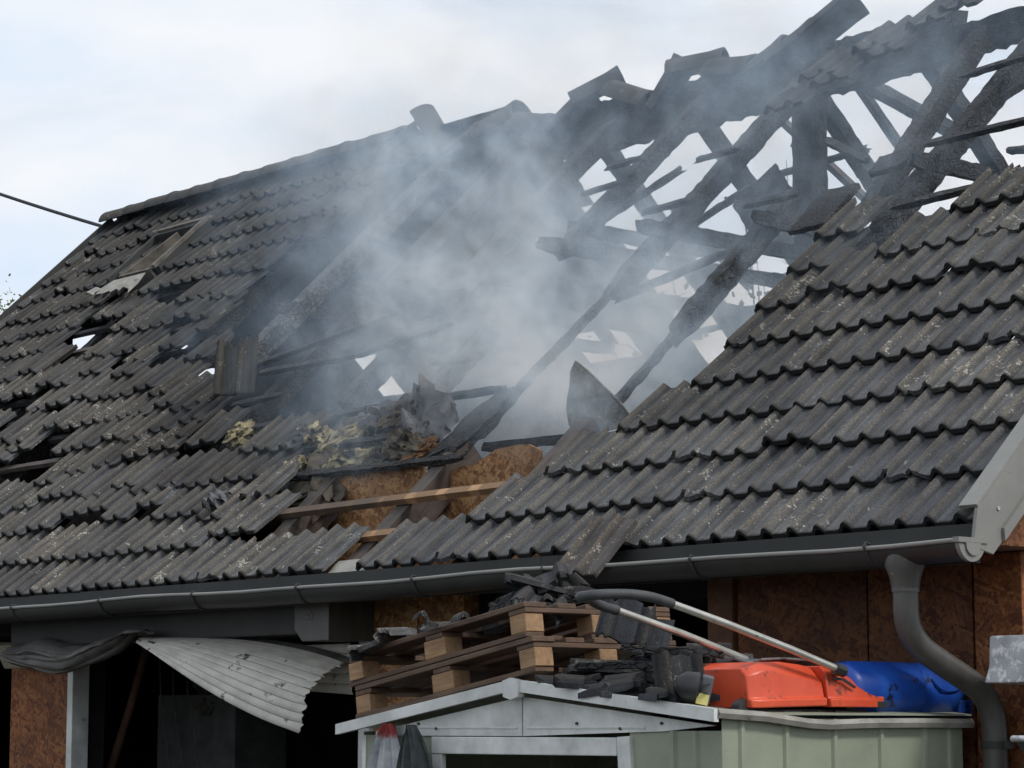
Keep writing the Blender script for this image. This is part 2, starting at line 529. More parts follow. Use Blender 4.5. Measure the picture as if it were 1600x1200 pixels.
def beam_mesh(name, L, w, h, mat, jag=0.0, seg=None, taper=(0, 0), seed=0):
    """timber along local Y, 8 points per ring, jagged where charred"""
    r = random.Random(seed * 7 + 3)
    seg = seg or max(3, int(L / 0.05) if jag else 2)
    ring = [(-1, -1), (0, -1), (1, -1), (1, 0), (1, 1), (0, 1), (-1, 1), (-1, 0)]
    V, F = [], []
    for i in range(seg + 1):
        t = i / seg
        y = t * L
        k = 1.0
        if taper[0] and y < taper[0]: k = min(k, 0.72 + 0.28 * y / taper[0])
        if taper[1] and L - y < taper[1]: k = min(k, 0.72 + 0.28 * (L - y) / taper[1])
        wob = 1 - jag * (0.4 + 0.5 * mnoise.noise(Vector((t * L * 2.3, seed * 3.1, 0.3)))) if jag else 1
        for (a, b) in ring:
            q = k * wob
            jx = r.uniform(-jag, jag * 0.4) * w * 0.5 if jag else 0
            jz = r.uniform(-jag, jag * 0.4) * h * 0.5 if jag else 0
            jy = r.uniform(-1, 1) * L / seg * 0.3 if (jag and 0 < i < seg) else (r.uniform(-1, 1) * min(jag * 0.4, w * 0.6) if jag else 0)
            V.append((a * (w / 2 * q + jx), y + jy, b * (h / 2 * q + jz)))
    for i in range(seg):
        for j in range(8):
            k = (j + 1) % 8
            F.append((i * 8 + j, i * 8 + k, (i + 1) * 8 + k, (i + 1) * 8 + j))
    F.append(tuple(range(8))[::-1]); F.append(tuple(seg * 8 + j for j in range(8)))
    mb = MB(); mb.add(V, F)
    return mb.mesh(name, mat, 28 if jag else None)

BSEED = [0]
def beam(name, p0, p1, w, h, mat, parent, jag=0.0, up=(0, 0, 1), taper=(0, 0)):
    p0, p1 = Vector(p0), Vector(p1)
    L = (p1 - p0).length
    ey = (p1 - p0) / L
    ez = Vector(up)
    ez = (ez - ey * ez.dot(ey)).normalized()
    ex = ey.cross(ez)
    BSEED[0] += 1
    return inst(name, beam_mesh(name, L, w, h, mat, jag, None, taper, BSEED[0]), frame(p0, ex, ey, ez), parent)

# roof frames ------------------------------------------------------------
RP, G, WS = 0.749553345, 0.318177703, 5.43770886
CR, SR = math.cos(RP), math.sin(RP)
WH, HH = WS * CR, WS * SR                  # half width, ridge height above eave
FX, FY, FZ = Vector((1, 0, 0)), Vector((0, CR, SR)), Vector((0, -SR, CR))
RX, RY, RZ = Vector((1, 0, 0)), Vector((0, -CR, SR)), Vector((0, SR, CR))
O_F = Vector((0, 0, Z0)); O_R = Vector((0, 2 * WH, Z0))
def Fp(x, s, up=0.0):
    return O_F + FX * x + FY * s + FZ * up
def Rp(x, s, up=0.0):
    return O_R + RX * x + RY * s + RZ * up
XL = -12.9                                # left verge

# ------------------------------------------------------------------ ground
gm = MB().add([(-900, -900, 0), (900, -900, 0), (900, 900, 0), (-900, 900, 0)], [(0, 1, 2, 3)])
tag(gm.build('ground', MT['ground'], center=False), kind='structure')

# ------------------------------------------------------------------ house
H = empty('burnt_house', (-6.4, 4.0, 0.0))
tag(H, 'long house with a burnt-out tiled gable roof and charred rafters', 'house')

YW = 0.45
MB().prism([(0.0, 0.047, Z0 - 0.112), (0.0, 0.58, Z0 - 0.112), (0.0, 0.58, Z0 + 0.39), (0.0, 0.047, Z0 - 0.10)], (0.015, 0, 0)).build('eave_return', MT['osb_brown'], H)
def wallbox(name, x0, x1, z0, z1, mat, y0=YW, t=0.1, bevel=0.0, parent=None):
    return MB().box((x0, y0, z0), (x1, y0 + t, z1)).build(name, mat, parent or H, bevel=bevel)

# masonry behind the boards
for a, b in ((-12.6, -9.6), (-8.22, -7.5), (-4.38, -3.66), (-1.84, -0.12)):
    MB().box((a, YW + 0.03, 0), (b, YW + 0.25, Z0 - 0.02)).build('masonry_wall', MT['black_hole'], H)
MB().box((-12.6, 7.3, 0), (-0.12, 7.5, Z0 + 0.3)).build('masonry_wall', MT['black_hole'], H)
gw = MB()
# left gable with its window opening, seen from inside
Lx = -12.72
gy0, gy1, gz0, gz1 = 3.42, 5.02, Z0 + 2.2, Z0 + 2.6
def gtop(y):
    return Z0 + (y if y < WH else 2 * WH - y) / CR * SR - 0.12
gw.prism([(Lx, 0.3, 0), (Lx, gy0, 0), (Lx, gy0, gtop(gy0)), (Lx, 0.3, gtop(0.3))], (0.12, 0, 0))
gw.prism([(Lx, gy1, 0), (Lx, 2 * WH - 0.3, 0), (Lx, 2 * WH - 0.3, gtop(2 * WH - 0.3)), (Lx, gy1, gtop(gy1))], (0.12, 0, 0))
gw.prism([(Lx, gy0, 0), (Lx, gy1, 0), (Lx, gy1, gz0), (Lx, gy0, gz0)], (0.12, 0, 0))
gw.prism([(Lx, gy0, gz1), (Lx, gy1, gz1), (Lx, gy1, gtop(gy1)), (Lx, WH, gtop(WH)), (Lx, gy0, gtop(gy0))], (0.12, 0, 0))
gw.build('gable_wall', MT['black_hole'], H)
gr = MB().prism([(-0.2, YW + 0.25, 0), (-0.2, 7.3, 0), (-0.2, 7.3, Z0 + 0.4), (-0.2, 6.0, Z0 + 1.5), (-0.2, 1.9, Z0 + 1.5), (-0.2, YW + 0.25, Z0 + 0.3)], (0.1, 0, 0))
MB().prism([Vector((-0.1, 0, 0)) + q for q in (Fp(0, 0.02, -0.13), Fp(0, 3.0, -0.13), Fp(0, 3.0, -0.15), Fp(0, 0.0, -0.15))], (0.16, 0, 0)).build('verge_soffit', MT['post'], H)
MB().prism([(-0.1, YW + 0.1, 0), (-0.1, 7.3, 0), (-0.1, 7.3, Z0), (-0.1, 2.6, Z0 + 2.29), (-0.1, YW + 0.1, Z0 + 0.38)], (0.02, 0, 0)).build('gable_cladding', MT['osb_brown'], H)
gr.build('gable_wall', MT['plaster'], H)
# attic floor and room shell
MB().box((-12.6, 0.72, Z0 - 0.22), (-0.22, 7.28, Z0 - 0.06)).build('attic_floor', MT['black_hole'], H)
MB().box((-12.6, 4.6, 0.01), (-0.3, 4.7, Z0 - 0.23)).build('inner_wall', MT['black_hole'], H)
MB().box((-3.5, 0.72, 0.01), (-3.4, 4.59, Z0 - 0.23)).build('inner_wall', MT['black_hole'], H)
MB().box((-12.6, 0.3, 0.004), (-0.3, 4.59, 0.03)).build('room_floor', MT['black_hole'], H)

# boards on the front wall
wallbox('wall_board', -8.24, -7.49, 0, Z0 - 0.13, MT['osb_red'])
wallbox('wall_board', -4.39, -4.02, 1.0, Z0 - 0.14, MT['osb'])
wallbox('wall_board', -4.012, -3.64, 1.0, Z0 - 0.142, MT['osb'], YW + 0.002)
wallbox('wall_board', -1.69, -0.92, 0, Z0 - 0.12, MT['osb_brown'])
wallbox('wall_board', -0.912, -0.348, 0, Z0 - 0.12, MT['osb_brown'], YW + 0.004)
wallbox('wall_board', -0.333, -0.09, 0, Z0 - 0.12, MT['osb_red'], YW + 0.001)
wallbox('wall_post', -1.865, -1.705, 0, Z0 - 0.1, MT['post'], YW - 0.02, 0.12, 0.006)
wallbox('door_jamb', -7.49, -7.425, 0, Z0 - 0.3, MT['white_paint'], YW - 0.03, 0.12, 0.004)
wallbox('door_jamb', -4.5, -4.405, 0, Z0 - 0.37, MT['white_paint'], YW - 0.02, 0.12, 0.004)
MB().box((-1.5, YW - 0.012, Z0 - 0.63), (-0.35, YW - 0.002, Z0 - 0.59)).build('wall_rail', MT['osb_brown'], H)
# soffit boards and fascia
MB().box((-12.9, 0.05, Z0 - 0.115), (0.0, YW + 0.24, Z0 - 0.095)).build('soffit', MT['post'], H)
for i, (a, b) in enumerate(((-12.9, -8.6), (-8.597, -5.6), (-5.597, -2.553), (-2.55, 0.03))):
    MB().box((a, 0.02, Z0 - 0.19), (b, 0.045, Z0 - 0.035)).build('fascia_board', MT['fascia'], H)

# gutter --------------------------------------------------------------------
GY, GZ, GR = -0.062, Z0 - 0.112, 0.074
def gutter(x0, x1):
    rows = []
    n = 14
    xs = [x0 + (x1 - x0) * i / 24 for i in range(25)]
    for x in xs:
        sag = 0.006 * math.sin(x * 1.9) + 0.004 * math.sin(x * 4.1)
        rows.append([(x, GY - GR * math.cos(math.pi * j / n), GZ + sag - GR * 1.02 * math.sin(math.pi * j / n)) for j in range(n + 1)])
    return rows
g = MB(); g.sheet(gutter(XL, 0.06), 0.004)
gut = g.build('gutter', MT['gutter_body'], H, 50)
lip = MB().tube([(XL + (0.06 - XL) * i / 40, GY - GR - 0.006, GZ + 0.006 * math.sin((XL + (0.06 - XL) * i / 40) * 1.9) + 0.004 * math.sin((XL + (0.06 - XL) * i / 40) * 4.1)) for i in range(41)], 0.0095, 8)
lip.build('gutter_lip', MT['barge'], gut, 50)  # paler than the gutter body: light reflecting off the lip is painted in
for x in (-12.0, -11.03, -10.06, -9.1, -8.16, -7.202, -6.206, -5.241, -4.272, -3.31, -2.352, -1.386, -0.394):
    b = MB()
    pts = [(x, GY - (GR + 0.006) * math.cos(math.pi * j / 12), GZ - (GR + 0.007) * math.sin(math.pi * j / 12)) for j in range(13)]
    b.tube([(x, GY - GR + 0.012, GZ + 0.012), (x, GY - GR - 0.008, GZ + 0.017), (x, GY - GR - 0.02, GZ)] + pts[1:], 0.0065, 6)
    b.build('gutter_bracket', MT['fascia'], gut, 50)
ec = MB()
prof = [(GY - (GR + 0.005) * math.cos(math.pi * j / 16), GZ - (GR + 0.006) * math.sin(math.pi * j / 16)) for j in range(17)]
prof = [(GY - GR - 0.012, GZ + 0.012)] + prof + [(GY + GR + 0.012, GZ + 0.012)]
ec.prism([(0.058, y, z) for y, z in prof], (0.02, 0, 0))
prof2 = [(GY + (y - GY) * 0.55, GZ - 0.02 + (z - GZ + 0.015) * 0.55) for y, z in prof]
ec.prism([(0.078, y, z) for y, z in prof2], (0.008, 0, 0))
ec.box((0.056, GY - GR - 0.016, GZ - 0.006), (0.086, GY + GR + 0.014, GZ + 0.014))
ec.build('gutter_end_cap', MT['barge'], gut, 40)
# outlet and downpipe
XO = -0.262
o = MB()
rings = []
for z, rx, ry in ((GZ - 0.035, 0.088, 0.07), (GZ - 0.08, 0.084, 0.074), (GZ - 0.125, 0.064, 0.06), (GZ - 0.172, 0.055, 0.055)):
    rings.append([(XO + rx * math.cos(2 * math.pi * j / 20), GY + ry * math.sin(2 * math.pi * j / 20), z) for j in range(20)])
vs = [p for r in rings for p in r]
fs = [(i * 20 + j, i * 20 + (j + 1) % 20, (i + 1) * 20 + (j + 1) % 20, (i + 1) * 20 + j) for i in range(3) for j in range(20)]
o.add(vs, fs)
o.build('gutter_outlet', MT['gutter'], gut, 50)
dp = MB()
path = [(XO, GY, GZ - 0.16), (XO, GY, GZ - 0.255)]
A, B = Vector((XO, GY, GZ - 0.30)), Vector((XO + 0.02, 0.02, GZ - 0.42))
for i in range(1, 7):
    t = i / 6
    P0, P1, P2 = Vector((XO, GY, GZ - 0.255)), Vector((XO, GY, GZ - 0.37)), Vector((XO + 0.02, GY + 0.13, GZ - 0.435))
    path.append(tuple((1 - t) ** 2 * P0 + 2 * t * (1 - t) * P1 + t * t * P2))
for i in range(0, 7):
    t = i / 6
    P0, P1, P2 = Vector((XO + 0.06, 0.25, GZ - 0.535)), Vector((XO + 0.085, 0.36, GZ - 0.59)), Vector((XO + 0.085, 0.365, GZ - 0.72))
    path.append(tuple((1 - t) ** 2 * P0 + 2 * t * (1 - t) * P1 + t * t * P2))
path.append((XO + 0.085, 0.365, 0.02))
dp.tube(path, 0.051, 20)
dpo = dp.build('downpipe', MT['gutter'], H, 50)
for z in (GZ - 0.172, ):
    MB().tube([(XO, GY, z - 0.012), (XO, GY, z + 0.012)], 0.0555, 20).build('pipe_collar', MT['gutter'], dpo, 40)
MB().tube([(XO + 0.085, 0.365, GZ - 0.80), (XO + 0.085, 0.365, GZ - 0.77)], 0.056, 20).box((XO + 0.13, 0.355, GZ - 0.80), (XO + 0.17, 0.375, GZ - 0.77)).build('pipe_clamp', MT['fascia'], dpo, 40)

# barge board on the right verge ---------------------------------------------
bb = MB()
bb.prism([Vector((0.062, 0, 0)) + q for q in (Fp(0, -0.005, 0.03), Fp(0, 3.1, 0.03), Fp(0, 3.1, -0.16), Fp(0, -0.06, -0.16), Fp(0, -0.13, -0.06))], (0.018, 0, 0))
bbo = bb.build('barge_board', MT['barge'], H, bevel=0.002)
MB().prism([Vector((0.0815, 0, 0)) + q for q in (Fp(0, 0.05, -0.118), Fp(0, 3.1, -0.118), Fp(0, 3.1, -0.158), Fp(0, 0.02, -0.158))], (0.014, 0, 0)).build('barge_trim', MT['barge'], bbo)
MB().prism([Vector((-0.01, 0, 0)) + q for q in (Fp(0, 0.0, 0.032), Fp(0, 3.1, 0.032), Fp(0, 3.1, 0.046), Fp(0, 0.0, 0.046))], (0.09, 0, 0)).build('verge_cap', MT['barge'], bbo)
MB().tube([Vector((0.078, 0, 0)) + Fp(0, 0.09, -0.05), Vector((0.086, 0, 0)) + Fp(0, 0.09, -0.05)], 0.008, 8).build('screw', MT['galv'], bbo)
# left verge board
MB().prism([Vector((XL - 0.03, 0, 0)) + q for q in (Fp(0, 0, 0.02), Fp(0, WS, 0.02), Fp(0, WS, -0.15), Fp(0, 0, -0.15))], (0.02, 0, 0)).build('barge_board', MT['fascia'], H)

# ------------------------------------------------------------------ tiles
PX = [0.0, 0.007, 0.016, 0.028, 0.042, 0.056, 0.068, 0.077, 0.117, 0.157, 0.166, 0.178, 0.192, 0.206, 0.218, 0.227, 0.297]
def prof_h(x):
    h = 0.0
    for c in (0.042, 0.192, 0.342):
        d = abs(x - c)
        if d < 0.035:
            h = max(h, 0.034 * (0.5 + 0.5 * math.cos(math.pi * d / 0.035)) ** 0.62)
    return h - 0.001 * math.sin(math.pi * ((x - 0.042) % 0.15) / 0.15)
TT = 0.022
def tile_mesh(name, lo=0, hi=16, L=0.40, jag0=0.0, jag1=0.0, seed=0, yseg=1, y0=0.0):
    r = random.Random(seed)
    cols = PX[lo:hi + 1]
    xs = [x - 0.15 for x in cols]
    n = len(cols)
    a = [y0 + (r.uniform(0, jag0) if jag0 else 0) for _ in cols]
    b = [L - (r.uniform(0, jag1) if jag1 else 0) for _ in cols]
    V, F = [], []
    for side in (0, 1):
        for k in range(yseg + 1):
            for j in range(n):
                y = a[j] + (b[j] - a[j]) * k / yseg
                V.append((xs[j], y, prof_h(cols[j]) - (TT if side else 0)))
    m = (yseg + 1) * n
    for k in range(yseg):
        for j in range(n - 1):
            q = k * n + j
            F.append((q, q + 1, q + 1 + n, q + n))
            F.append((q + m, q + n + m, q + 1 + n + m, q + 1 + m))
    for j in range(n - 1):
        F.append((j, j + m, j + 1 + m, j + 1))
        q = yseg * n + j
        F.append((q, q + 1, q + 1 + m, q + m))
    for k in range(yseg):
        q = k * n
        F.append((q, q + n, q + n + m, q + m))
        q = k * n + n - 1
        F.append((q, q + m, q + n + m, q + n))
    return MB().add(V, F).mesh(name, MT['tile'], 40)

T_FULL = tile_mesh('roof_tile')
T_CHIP = [tile_mesh('roof_tile_chipped', jag0=0.035, seed=3), tile_mesh('roof_tile_chipped', jag0=0.05, jag1=0.05, seed=5)]
T_HALF = tile_mesh('roof_tile_half', 0, 8)
T_HALF_R = tile_mesh('roof_tile_half', 8, 16)
T_BROKEN = [tile_mesh('roof_tile_broken', jag1=0.13, seed=8), tile_mesh('roof_tile_broken', jag1=0.2, jag0=0.03, seed=9), tile_mesh('roof_tile_broken', 0, 12, jag1=0.1, jag0=0.05, seed=12)]
TILT = -math.atan(0.034 / G)
def tile_matrix(x, s, up=-0.026, rz=0.0, rx=0.0, ry=0.0):
    return frame(Fp(x, s, up), FX, FY, FZ) @ Matrix.Rotation(rz, 4, 'Z') @ Matrix.Rotation(ry, 4, 'Y') @ Matrix.Rotation(TILT + rx, 4, 'X')

# camera projection used only to decide which tiles lie outside the picture
def cam_px(p):
    v = Vector(p) - cam.location
    d = Vector((-math.sin(AZ) * math.cos(PITCH), math.cos(AZ) * math.cos(PITCH), math.sin(PITCH)))
    r = Vector((math.cos(AZ), math.sin(AZ), 0))
    u = r.cross(d)
    z = v.dot(d)
    return 800 + 3928 * v.dot(r) / z, 600 - 3928 * v.dot(u) / z

left_min = {0: 14, 1: 18, 2: 19, 3: 19, 4: 24, 5: 24, 6: 25, 7: 27, 8: 28, 9: 29, 10: 29, 11: 29, 12: 29, 13: 28, 14: 28, 15: 28, 16: 27}
right_max = {0: 12, 1: 10, 2: 9, 3: 8, 4: 7, 5: 7, 6: 7, 7: 7, 8: -1}
missing = {(34, 10), (35, 10), (36, 10), (34, 9), (35, 9), (31, 8), (29, 8), (32, 11), (30, 9), (33, 11), (28, 8),
           (35, 12), (36, 12), (35, 13), (36, 13), (35, 14), (34, 7), (35, 7), (36, 7),
           (30, 4), (31, 4), (32, 4), (33, 4), (30, 5), (31, 5), (29, 4), (33, 5), (34, 5), (34, 6), (6, 7), (26, 7), (24, 6),
           (36, 11)}
shift = {(24, 2): (0.0, 0.16), (25, 2): (0.01, 0.14), (23, 2): (0, 0.05), (22, 2): (0.0, 0.15), (26, 2): (0, 0.03),
         (18, 1): (-0.01, 0.08), (24, 4): (0, 0.13), (25, 4): (0, 0.10), (26, 4): (0, 0.04), (24, 5): (0.02, 0.1),
         (25, 5): (0.01, 0.06), (36, 9): (0.0, -0.02), (32, 6): (0.03, -0.12), (33, 6): (0.02, -0.05), (36, 8): (0.01, -0.06),
         (35, 8): (0.05, -0.04), (34, 8): (0.0, 0.06), (31, 6): (0.04, 0.03), (31, 7): (0.0, 0.06), (32, 7): (0, 0.02),
         (29, 9): (0.02, -0.09), (29, 10): (0.02, -0.06), (29, 11): (0.0, -0.1), (30, 10): (0.0, 0.04), (28, 13): (0.0, -0.07),
         (29, 12): (0.03, -0.1), (30, 8): (0, -0.05), (33, 10): (0.0, 0.05), (33, 9): (0.0, 0.02), (5, 2): (0, 0.0), (4, 2): (0.0, 0.045),
         (6, 6): (0.01, 0.07), (4, 6): (0, -0.015), (3, 6): (0.01, 0.05), (27, 7): (0.03, -0.1), (28, 7): (0, 0.03), (26, 6): (0, 0.05), (25, 6): (0.02, -0.05)}
soot_rng = random.Random(5)
offframe = MB()
def soot(k, r):
    # the left roof is smoked darker towards the ridge, and tiles beside the burn are sooty
    r = int(r)
    if k >= 13:
        t = max(0.5, 0.98 - 0.04 * max(0, r - 3))
        d = k - left_min.get(r, 28)
    else:
        t = 1.0 - 0.015 * max(0, r - 4)
        d = right_max.get(r, 7) - k
    if r > 2 and d < 4:
        t *= 0.62 + 0.1 * max(0, d)
    return t
for r in range(17):
    ks = [k for k in range(left_min[r], 42)] + [k for k in range(0, right_max.get(r, -1) + 1)]
    for k in ks:
        if (k, r) in missing:
            continue
        dx, ds = shift.get((k, r), (0, 0))
        lf = k >= 13
        j = 1.0 if not lf else 2.4
        if lf and (k, r) not in shift and soot_rng.random() < 0.27 and r > 1:
            ds += soot_rng.uniform(-0.075, 0.08)
        x = -(k + 0.8) * 0.3 + dx + soot_rng.uniform(-0.002, 0.002) * j
        s = r * G + ds + soot_rng.uniform(-0.004, 0.004) * j
        M = tile_matrix(x, s, -0.026 + soot_rng.uniform(-0.001, 0.002) * j + (0.012 if ds else 0), soot_rng.uniform(-0.006, 0.006) * j + (soot_rng.uniform(-0.04, 0.04) if ds and lf else 0), soot_rng.uniform(-0.008, 0.004) * j)
        q = soot_rng.random()
        me = T_FULL if q < 0.8 else (T_CHIP[0] if q < 0.93 else T_CHIP[1])
        c = cam_px(M @ Vector((0, 0.2, 0)))
        if c[0] < -35:
            base = len(offframe.v)
            offframe.add([M @ v.co for v in me.vertices], [tuple(p.vertices) for p in me.polygons])
            continue
        o = inst('roof_tile', me, M, H)
        t = soot(k, r) * soot_rng.uniform(0.93, 1.05)
        o.color = (t, t, t * (1.0 if not lf else 1.0), 1)
    # verge half tiles
    if r in right_max and right_max[r] >= 0:
        o = inst('roof_tile', T_HALF, tile_matrix(0.06, r * G), H); o.color = (1, 1, 1, 1)
# extra tiles that survive on the right, top row, and along the left fringe
for k, s, rz, me, rx in ((7, 8 * G - 0.02, 0.0, T_BROKEN[0], 0), (4, 8 * G, 0.02, T_BROKEN[0], 0), (3, 8 * G, 0.0, T_FULL, 0), (2, 8 * G, 0.0, T_FULL, 0), (1, 8 * G, 0, T_FULL, 0), (0, 8 * G, 0, T_FULL, 0), (2, 9 * G, 0.02, T_BROKEN[1], 0), (1, 9 * G, 0.0, T_FULL, 0), (0, 9 * G, 0.0, T_FULL, 0),
                        (19, 4 * G - 0.06, 0.0, T_FULL, 0), (20, 4 * G - 0.03, 0.01, T_BROKEN[0], 0),
                        (22.6, 4.45 * G, 0.12, T_FULL, 0.02), (23.4, 4.75 * G, -0.02, T_BROKEN[2], 0.03),
                        (17.5, 1.3 * G, 0.0, T_FULL, -0.02), (18.2, 2.35 * G, 0.02, T_BROKEN[1], 0.02), (35.2, 8.85 * G, 0.02, T_BROKEN[2], 0),
                        (37.0, 9.0 * G, 0.0, T_BROKEN[0], 0.0), (28.0, 9.25 * G, 0.02, T_BROKEN[2], 0), (27.0, 8.0 * G, 0.03, T_BROKEN[1], 0),
                        (30.2, 8.4 * G, 0.02, T_BROKEN[1], -0.03), (24.1, 6.0 * G, 0.05, T_BROKEN[2], 0), (31.5, 5.35 * G, 0.1, T_BROKEN[0], 0), (32.6, 5.0 * G, -0.02, T_FULL, 0.03),
                        (27.6, 14.0 * G - 0.1, 0, T_BROKEN[0], 0), (27.0, 16.0 * G - 0.1, 0.0, T_BROKEN[1], 0)):
    o = inst('roof_tile', me, tile_matrix(-(k + 0.8) * 0.3, s, -0.02, rz, rx), H)
    t = soot(k, s / G); o.color = (t, t, t, 1)
# standing tile on the strut by the hole in the left slope
o = inst('roof_tile', T_BROKEN[0], frame(Fp(-23.9 * 0.3, 6.05 * G, 0.0), Vector((0.86, 0.5, 0.05)).normalized(), Vector((0.02, 0.12, 1)).normalized(), Vector((0.5, -0.86, 0.1)).normalized()), H)
o.color = (0.62, 0.6, 0.55, 1)
for r in range(17):
    o = None
    M = tile_matrix(-12.72 - 0.1, r * G)
    offframe.add([M @ v.co for v in T_HALF.vertices], [tuple(p.vertices) for p in T_HALF.polygons]) if cam_px(M @ Vector((0, 0.2, 0)))[0] < -35 else inst('roof_tile', T_HALF, M, H)
ot = offframe.build('roof_tiles', MT['tile_plain'], H, 40)
tag(ot, kind='stuff')

# ridge tiles --------------------------------------------------------------
def ridge_mesh(name, L=0.40, rad_=0.12, seed=0, jag=0.0):
    r = random.Random(seed)
    rows = []
    for i in range(5):
        t = i / 4
        row = []
        for j in range(13):
            a = math.pi * (0.02 + 0.96 * j / 12)
            rr = rad_ * (1.0 + (0.09 if t > 0.85 else 0.0))
            y = t * L - L / 2
            if jag and i in (0, 4):
                y += r.uniform(0, jag) * (1 if i == 0 else -1)
            row.append((rr * math.cos(a) * 1.06, y, rr * math.sin(a) * 0.95))
        rows.append(row)
    return MB().sheet(rows, 0.016).mesh(name, MT['tile_plain'], 50)
T_RIDGE = ridge_mesh('ridge_tile')
T_RIDGE_B = ridge_mesh('ridge_tile_broken', 0.36, 0.12, 4, 0.12)
RZT = Z0 + HH
x = XL + 0.17
i = 0
while x < -8.75:
    # local Y along the ridge towards +X
    o = inst('ridge_tile', T_RIDGE, frame(Vector((x, WH, RZT - 0.055 + R.uniform(-0.005, 0.007) - 0.012 * (i % 2 == 9))), Vector((0, -1, 0)), Vector((math.cos(0.03), 0, math.sin(0.03) * -1)), Vector((0, 0, 1))), H)
    t = 0.62 - 0.0 * i; o.color = (t, t, t * 1.02, 1)
    x += 0.355; i += 1
# dislodged ones on the bare ridge: (x, z, yaw, pitch, broken)
for x, dz, yaw, pit, roll, br in ((-8.58, -0.10, 0.2, 0.45, 0.2, 1), (-8.30, -0.06, 0.3, -1.0, 0.1, 0), (-7.85, -0.26, 0.1, 0.35, -0.2, 0), (-7.47, -0.16, 0.2, 0.3, 0.3, 0), (-7.12, -0.24, -0.1, -0.25, 0.3, 0), (-6.68, -0.25, 0.2, 0.6, 0.1, 0), (-6.40, -0.12, 0.7, 0.45, 0.1, 0), (-6.08, -0.24, 0.1, -0.4, 0.1, 0),
                              (-5.64, -0.22, 0.3, 0.95, 0.1, 0), (-5.42, -0.15, 0.5, 0.1, 0.1, 0), (-5.08, -0.24, 0.0, -0.15, 0.2, 0), (-4.75, -0.26, 0.1, 0.4, 0.0, 0), (-4.5, -0.2, 0.1, 0.4, 0.0, 0), (-4.2, -0.09, 0.2, 0.5, -0.2, 0)):
    M = Matrix.Translation((x, WH - 0.02, RZT + dz)) @ Matrix.Rotation(yaw, 4, 'Z') @ Matrix.Rotation(-pit, 4, 'Y') @ Matrix.Rotation(-math.pi / 2, 4, 'Z') @ Matrix.Rotation(roll, 4, 'Y')
    o = inst('ridge_tile', T_RIDGE_B if br else T_RIDGE, M, H)
    o.color = (0.5, 0.5, 0.52, 1)

# ------------------------------------------------------------------ charred timbers
CH = MT['char']
UPF, UPR = tuple(FZ), tuple(RZ)
# ridge beam in burnt lengths
beam('ridge_beam', (-12.7, WH, RZT - 0.27), (-8.3, WH, RZT - 0.27), 0.14, 0.24, CH, H, 0.05)
beam('ridge_beam', (-8.32, WH, RZT - 0.30), (-5.9, WH, RZT - 0.365), 0.15, 0.34, CH, H, 0.1)
beam('ridge_beam', (-5.92, WH + 0.01, RZT - 0.365), (-3.2, WH, RZT - 0.36), 0.14, 0.34, CH, H, 0.12)
beam('ridge_beam', (-3.3, WH, RZT - 0.41), (-0.3, WH, RZT - 0.38), 0.13, 0.2, CH, H, 0.16)
# posts under the ridge
beam('ridge_post', (-4.44, WH, Z0 - 0.06), (-4.44, WH, RZT - 0.36), 0.17, 0.16, CH, H, 0.05, (0, 1, 0))
beam('ridge_post', (-9.6, WH, Z0 - 0.06), (-9.6, WH, RZT - 0.36), 0.15, 0.15, CH, H, 0.05, (0, 1, 0))
# front rafters: bottom s, top s
for x, s0, s1, w, jag, mat in ((-0.39, 0.05, 5.1, 0.11, 0.06, CH), (-1.386, 0.05, 5.0, 0.11, 0.08, CH), (-2.29, 0.05, 5.08, 0.11, 0.13, CH), (-3.31, 2.05, 3.45, 0.1, 0.14, CH),
                               (-4.27, 2.65, 5.08, 0.105, 0.13, CH), (-5.235, 1.05, 2.55, 0.12, 0.14, CH), (-5.235, 3.3, 5.08, 0.105, 0.13, CH), (-6.1, 1.9, 5.08, 0.13, 0.1, CH),
                               (-7.1, 1.3, 5.08, 0.12, 0.12, CH), (-8.03, 2.25, 5.3, 0.15, 0.05, MT['char_ash']), (-9.0, 0.1, 5.3, 0.12, 0.06, CH), (-9.96, 0.1, 5.3, 0.12, 0.06, CH), (-10.9, 0.1, 5.3, 0.12, 0.06, CH), (-11.9, 0.1, 5.3, 0.12, 0.06, CH)):
    beam('rafter', Fp(x, s0, -0.2), Fp(x + R.uniform(-.02, .02), s1, -0.2), w, 0.125, mat, H, jag, UPF, (0.15 if s0 > 0.3 else 0, 0.12 if s1 < 5.2 else 0))
beam('burnt_rafter', Fp(-3.32, 1.2, -0.2), Fp(-3.3, 2.15, -0.19), 0.055, 0.06, CH, H, 0.3, UPF)
beam('burnt_rafter', Fp(-4.3, 1.55, -0.17), Fp(-4.26, 2.85, -0.19), 0.055, 0.055, CH, H, 0.3, UPF)
beam('rafter', Fp(-2.45, 2.95, -0.16), Fp(-2.78, 4.85, -0.16), 0.11, 0.12, CH, H, 0.12, UPF)
# sound lower ends of the rafters in the gap
for x, s1 in ((-5.27, 1.12), (-4.27, 1.2), (-3.31, 1.25), (-6.2, 1.3), (-7.15, 1.3), (-8.05, 2.3)):
    beam('rafter', Fp(x, 0.05, -0.2), Fp(x, s1, -0.2), 0.12, 0.17, MT['rafter'], H, 0.0, UPF)
beam('rafter', Fp(-4.33, 1.08, -0.13), Fp(-4.22, 1.66, -0.12), 0.27, 0.07, CH, H, 0.24, UPF, (0, 0.2))
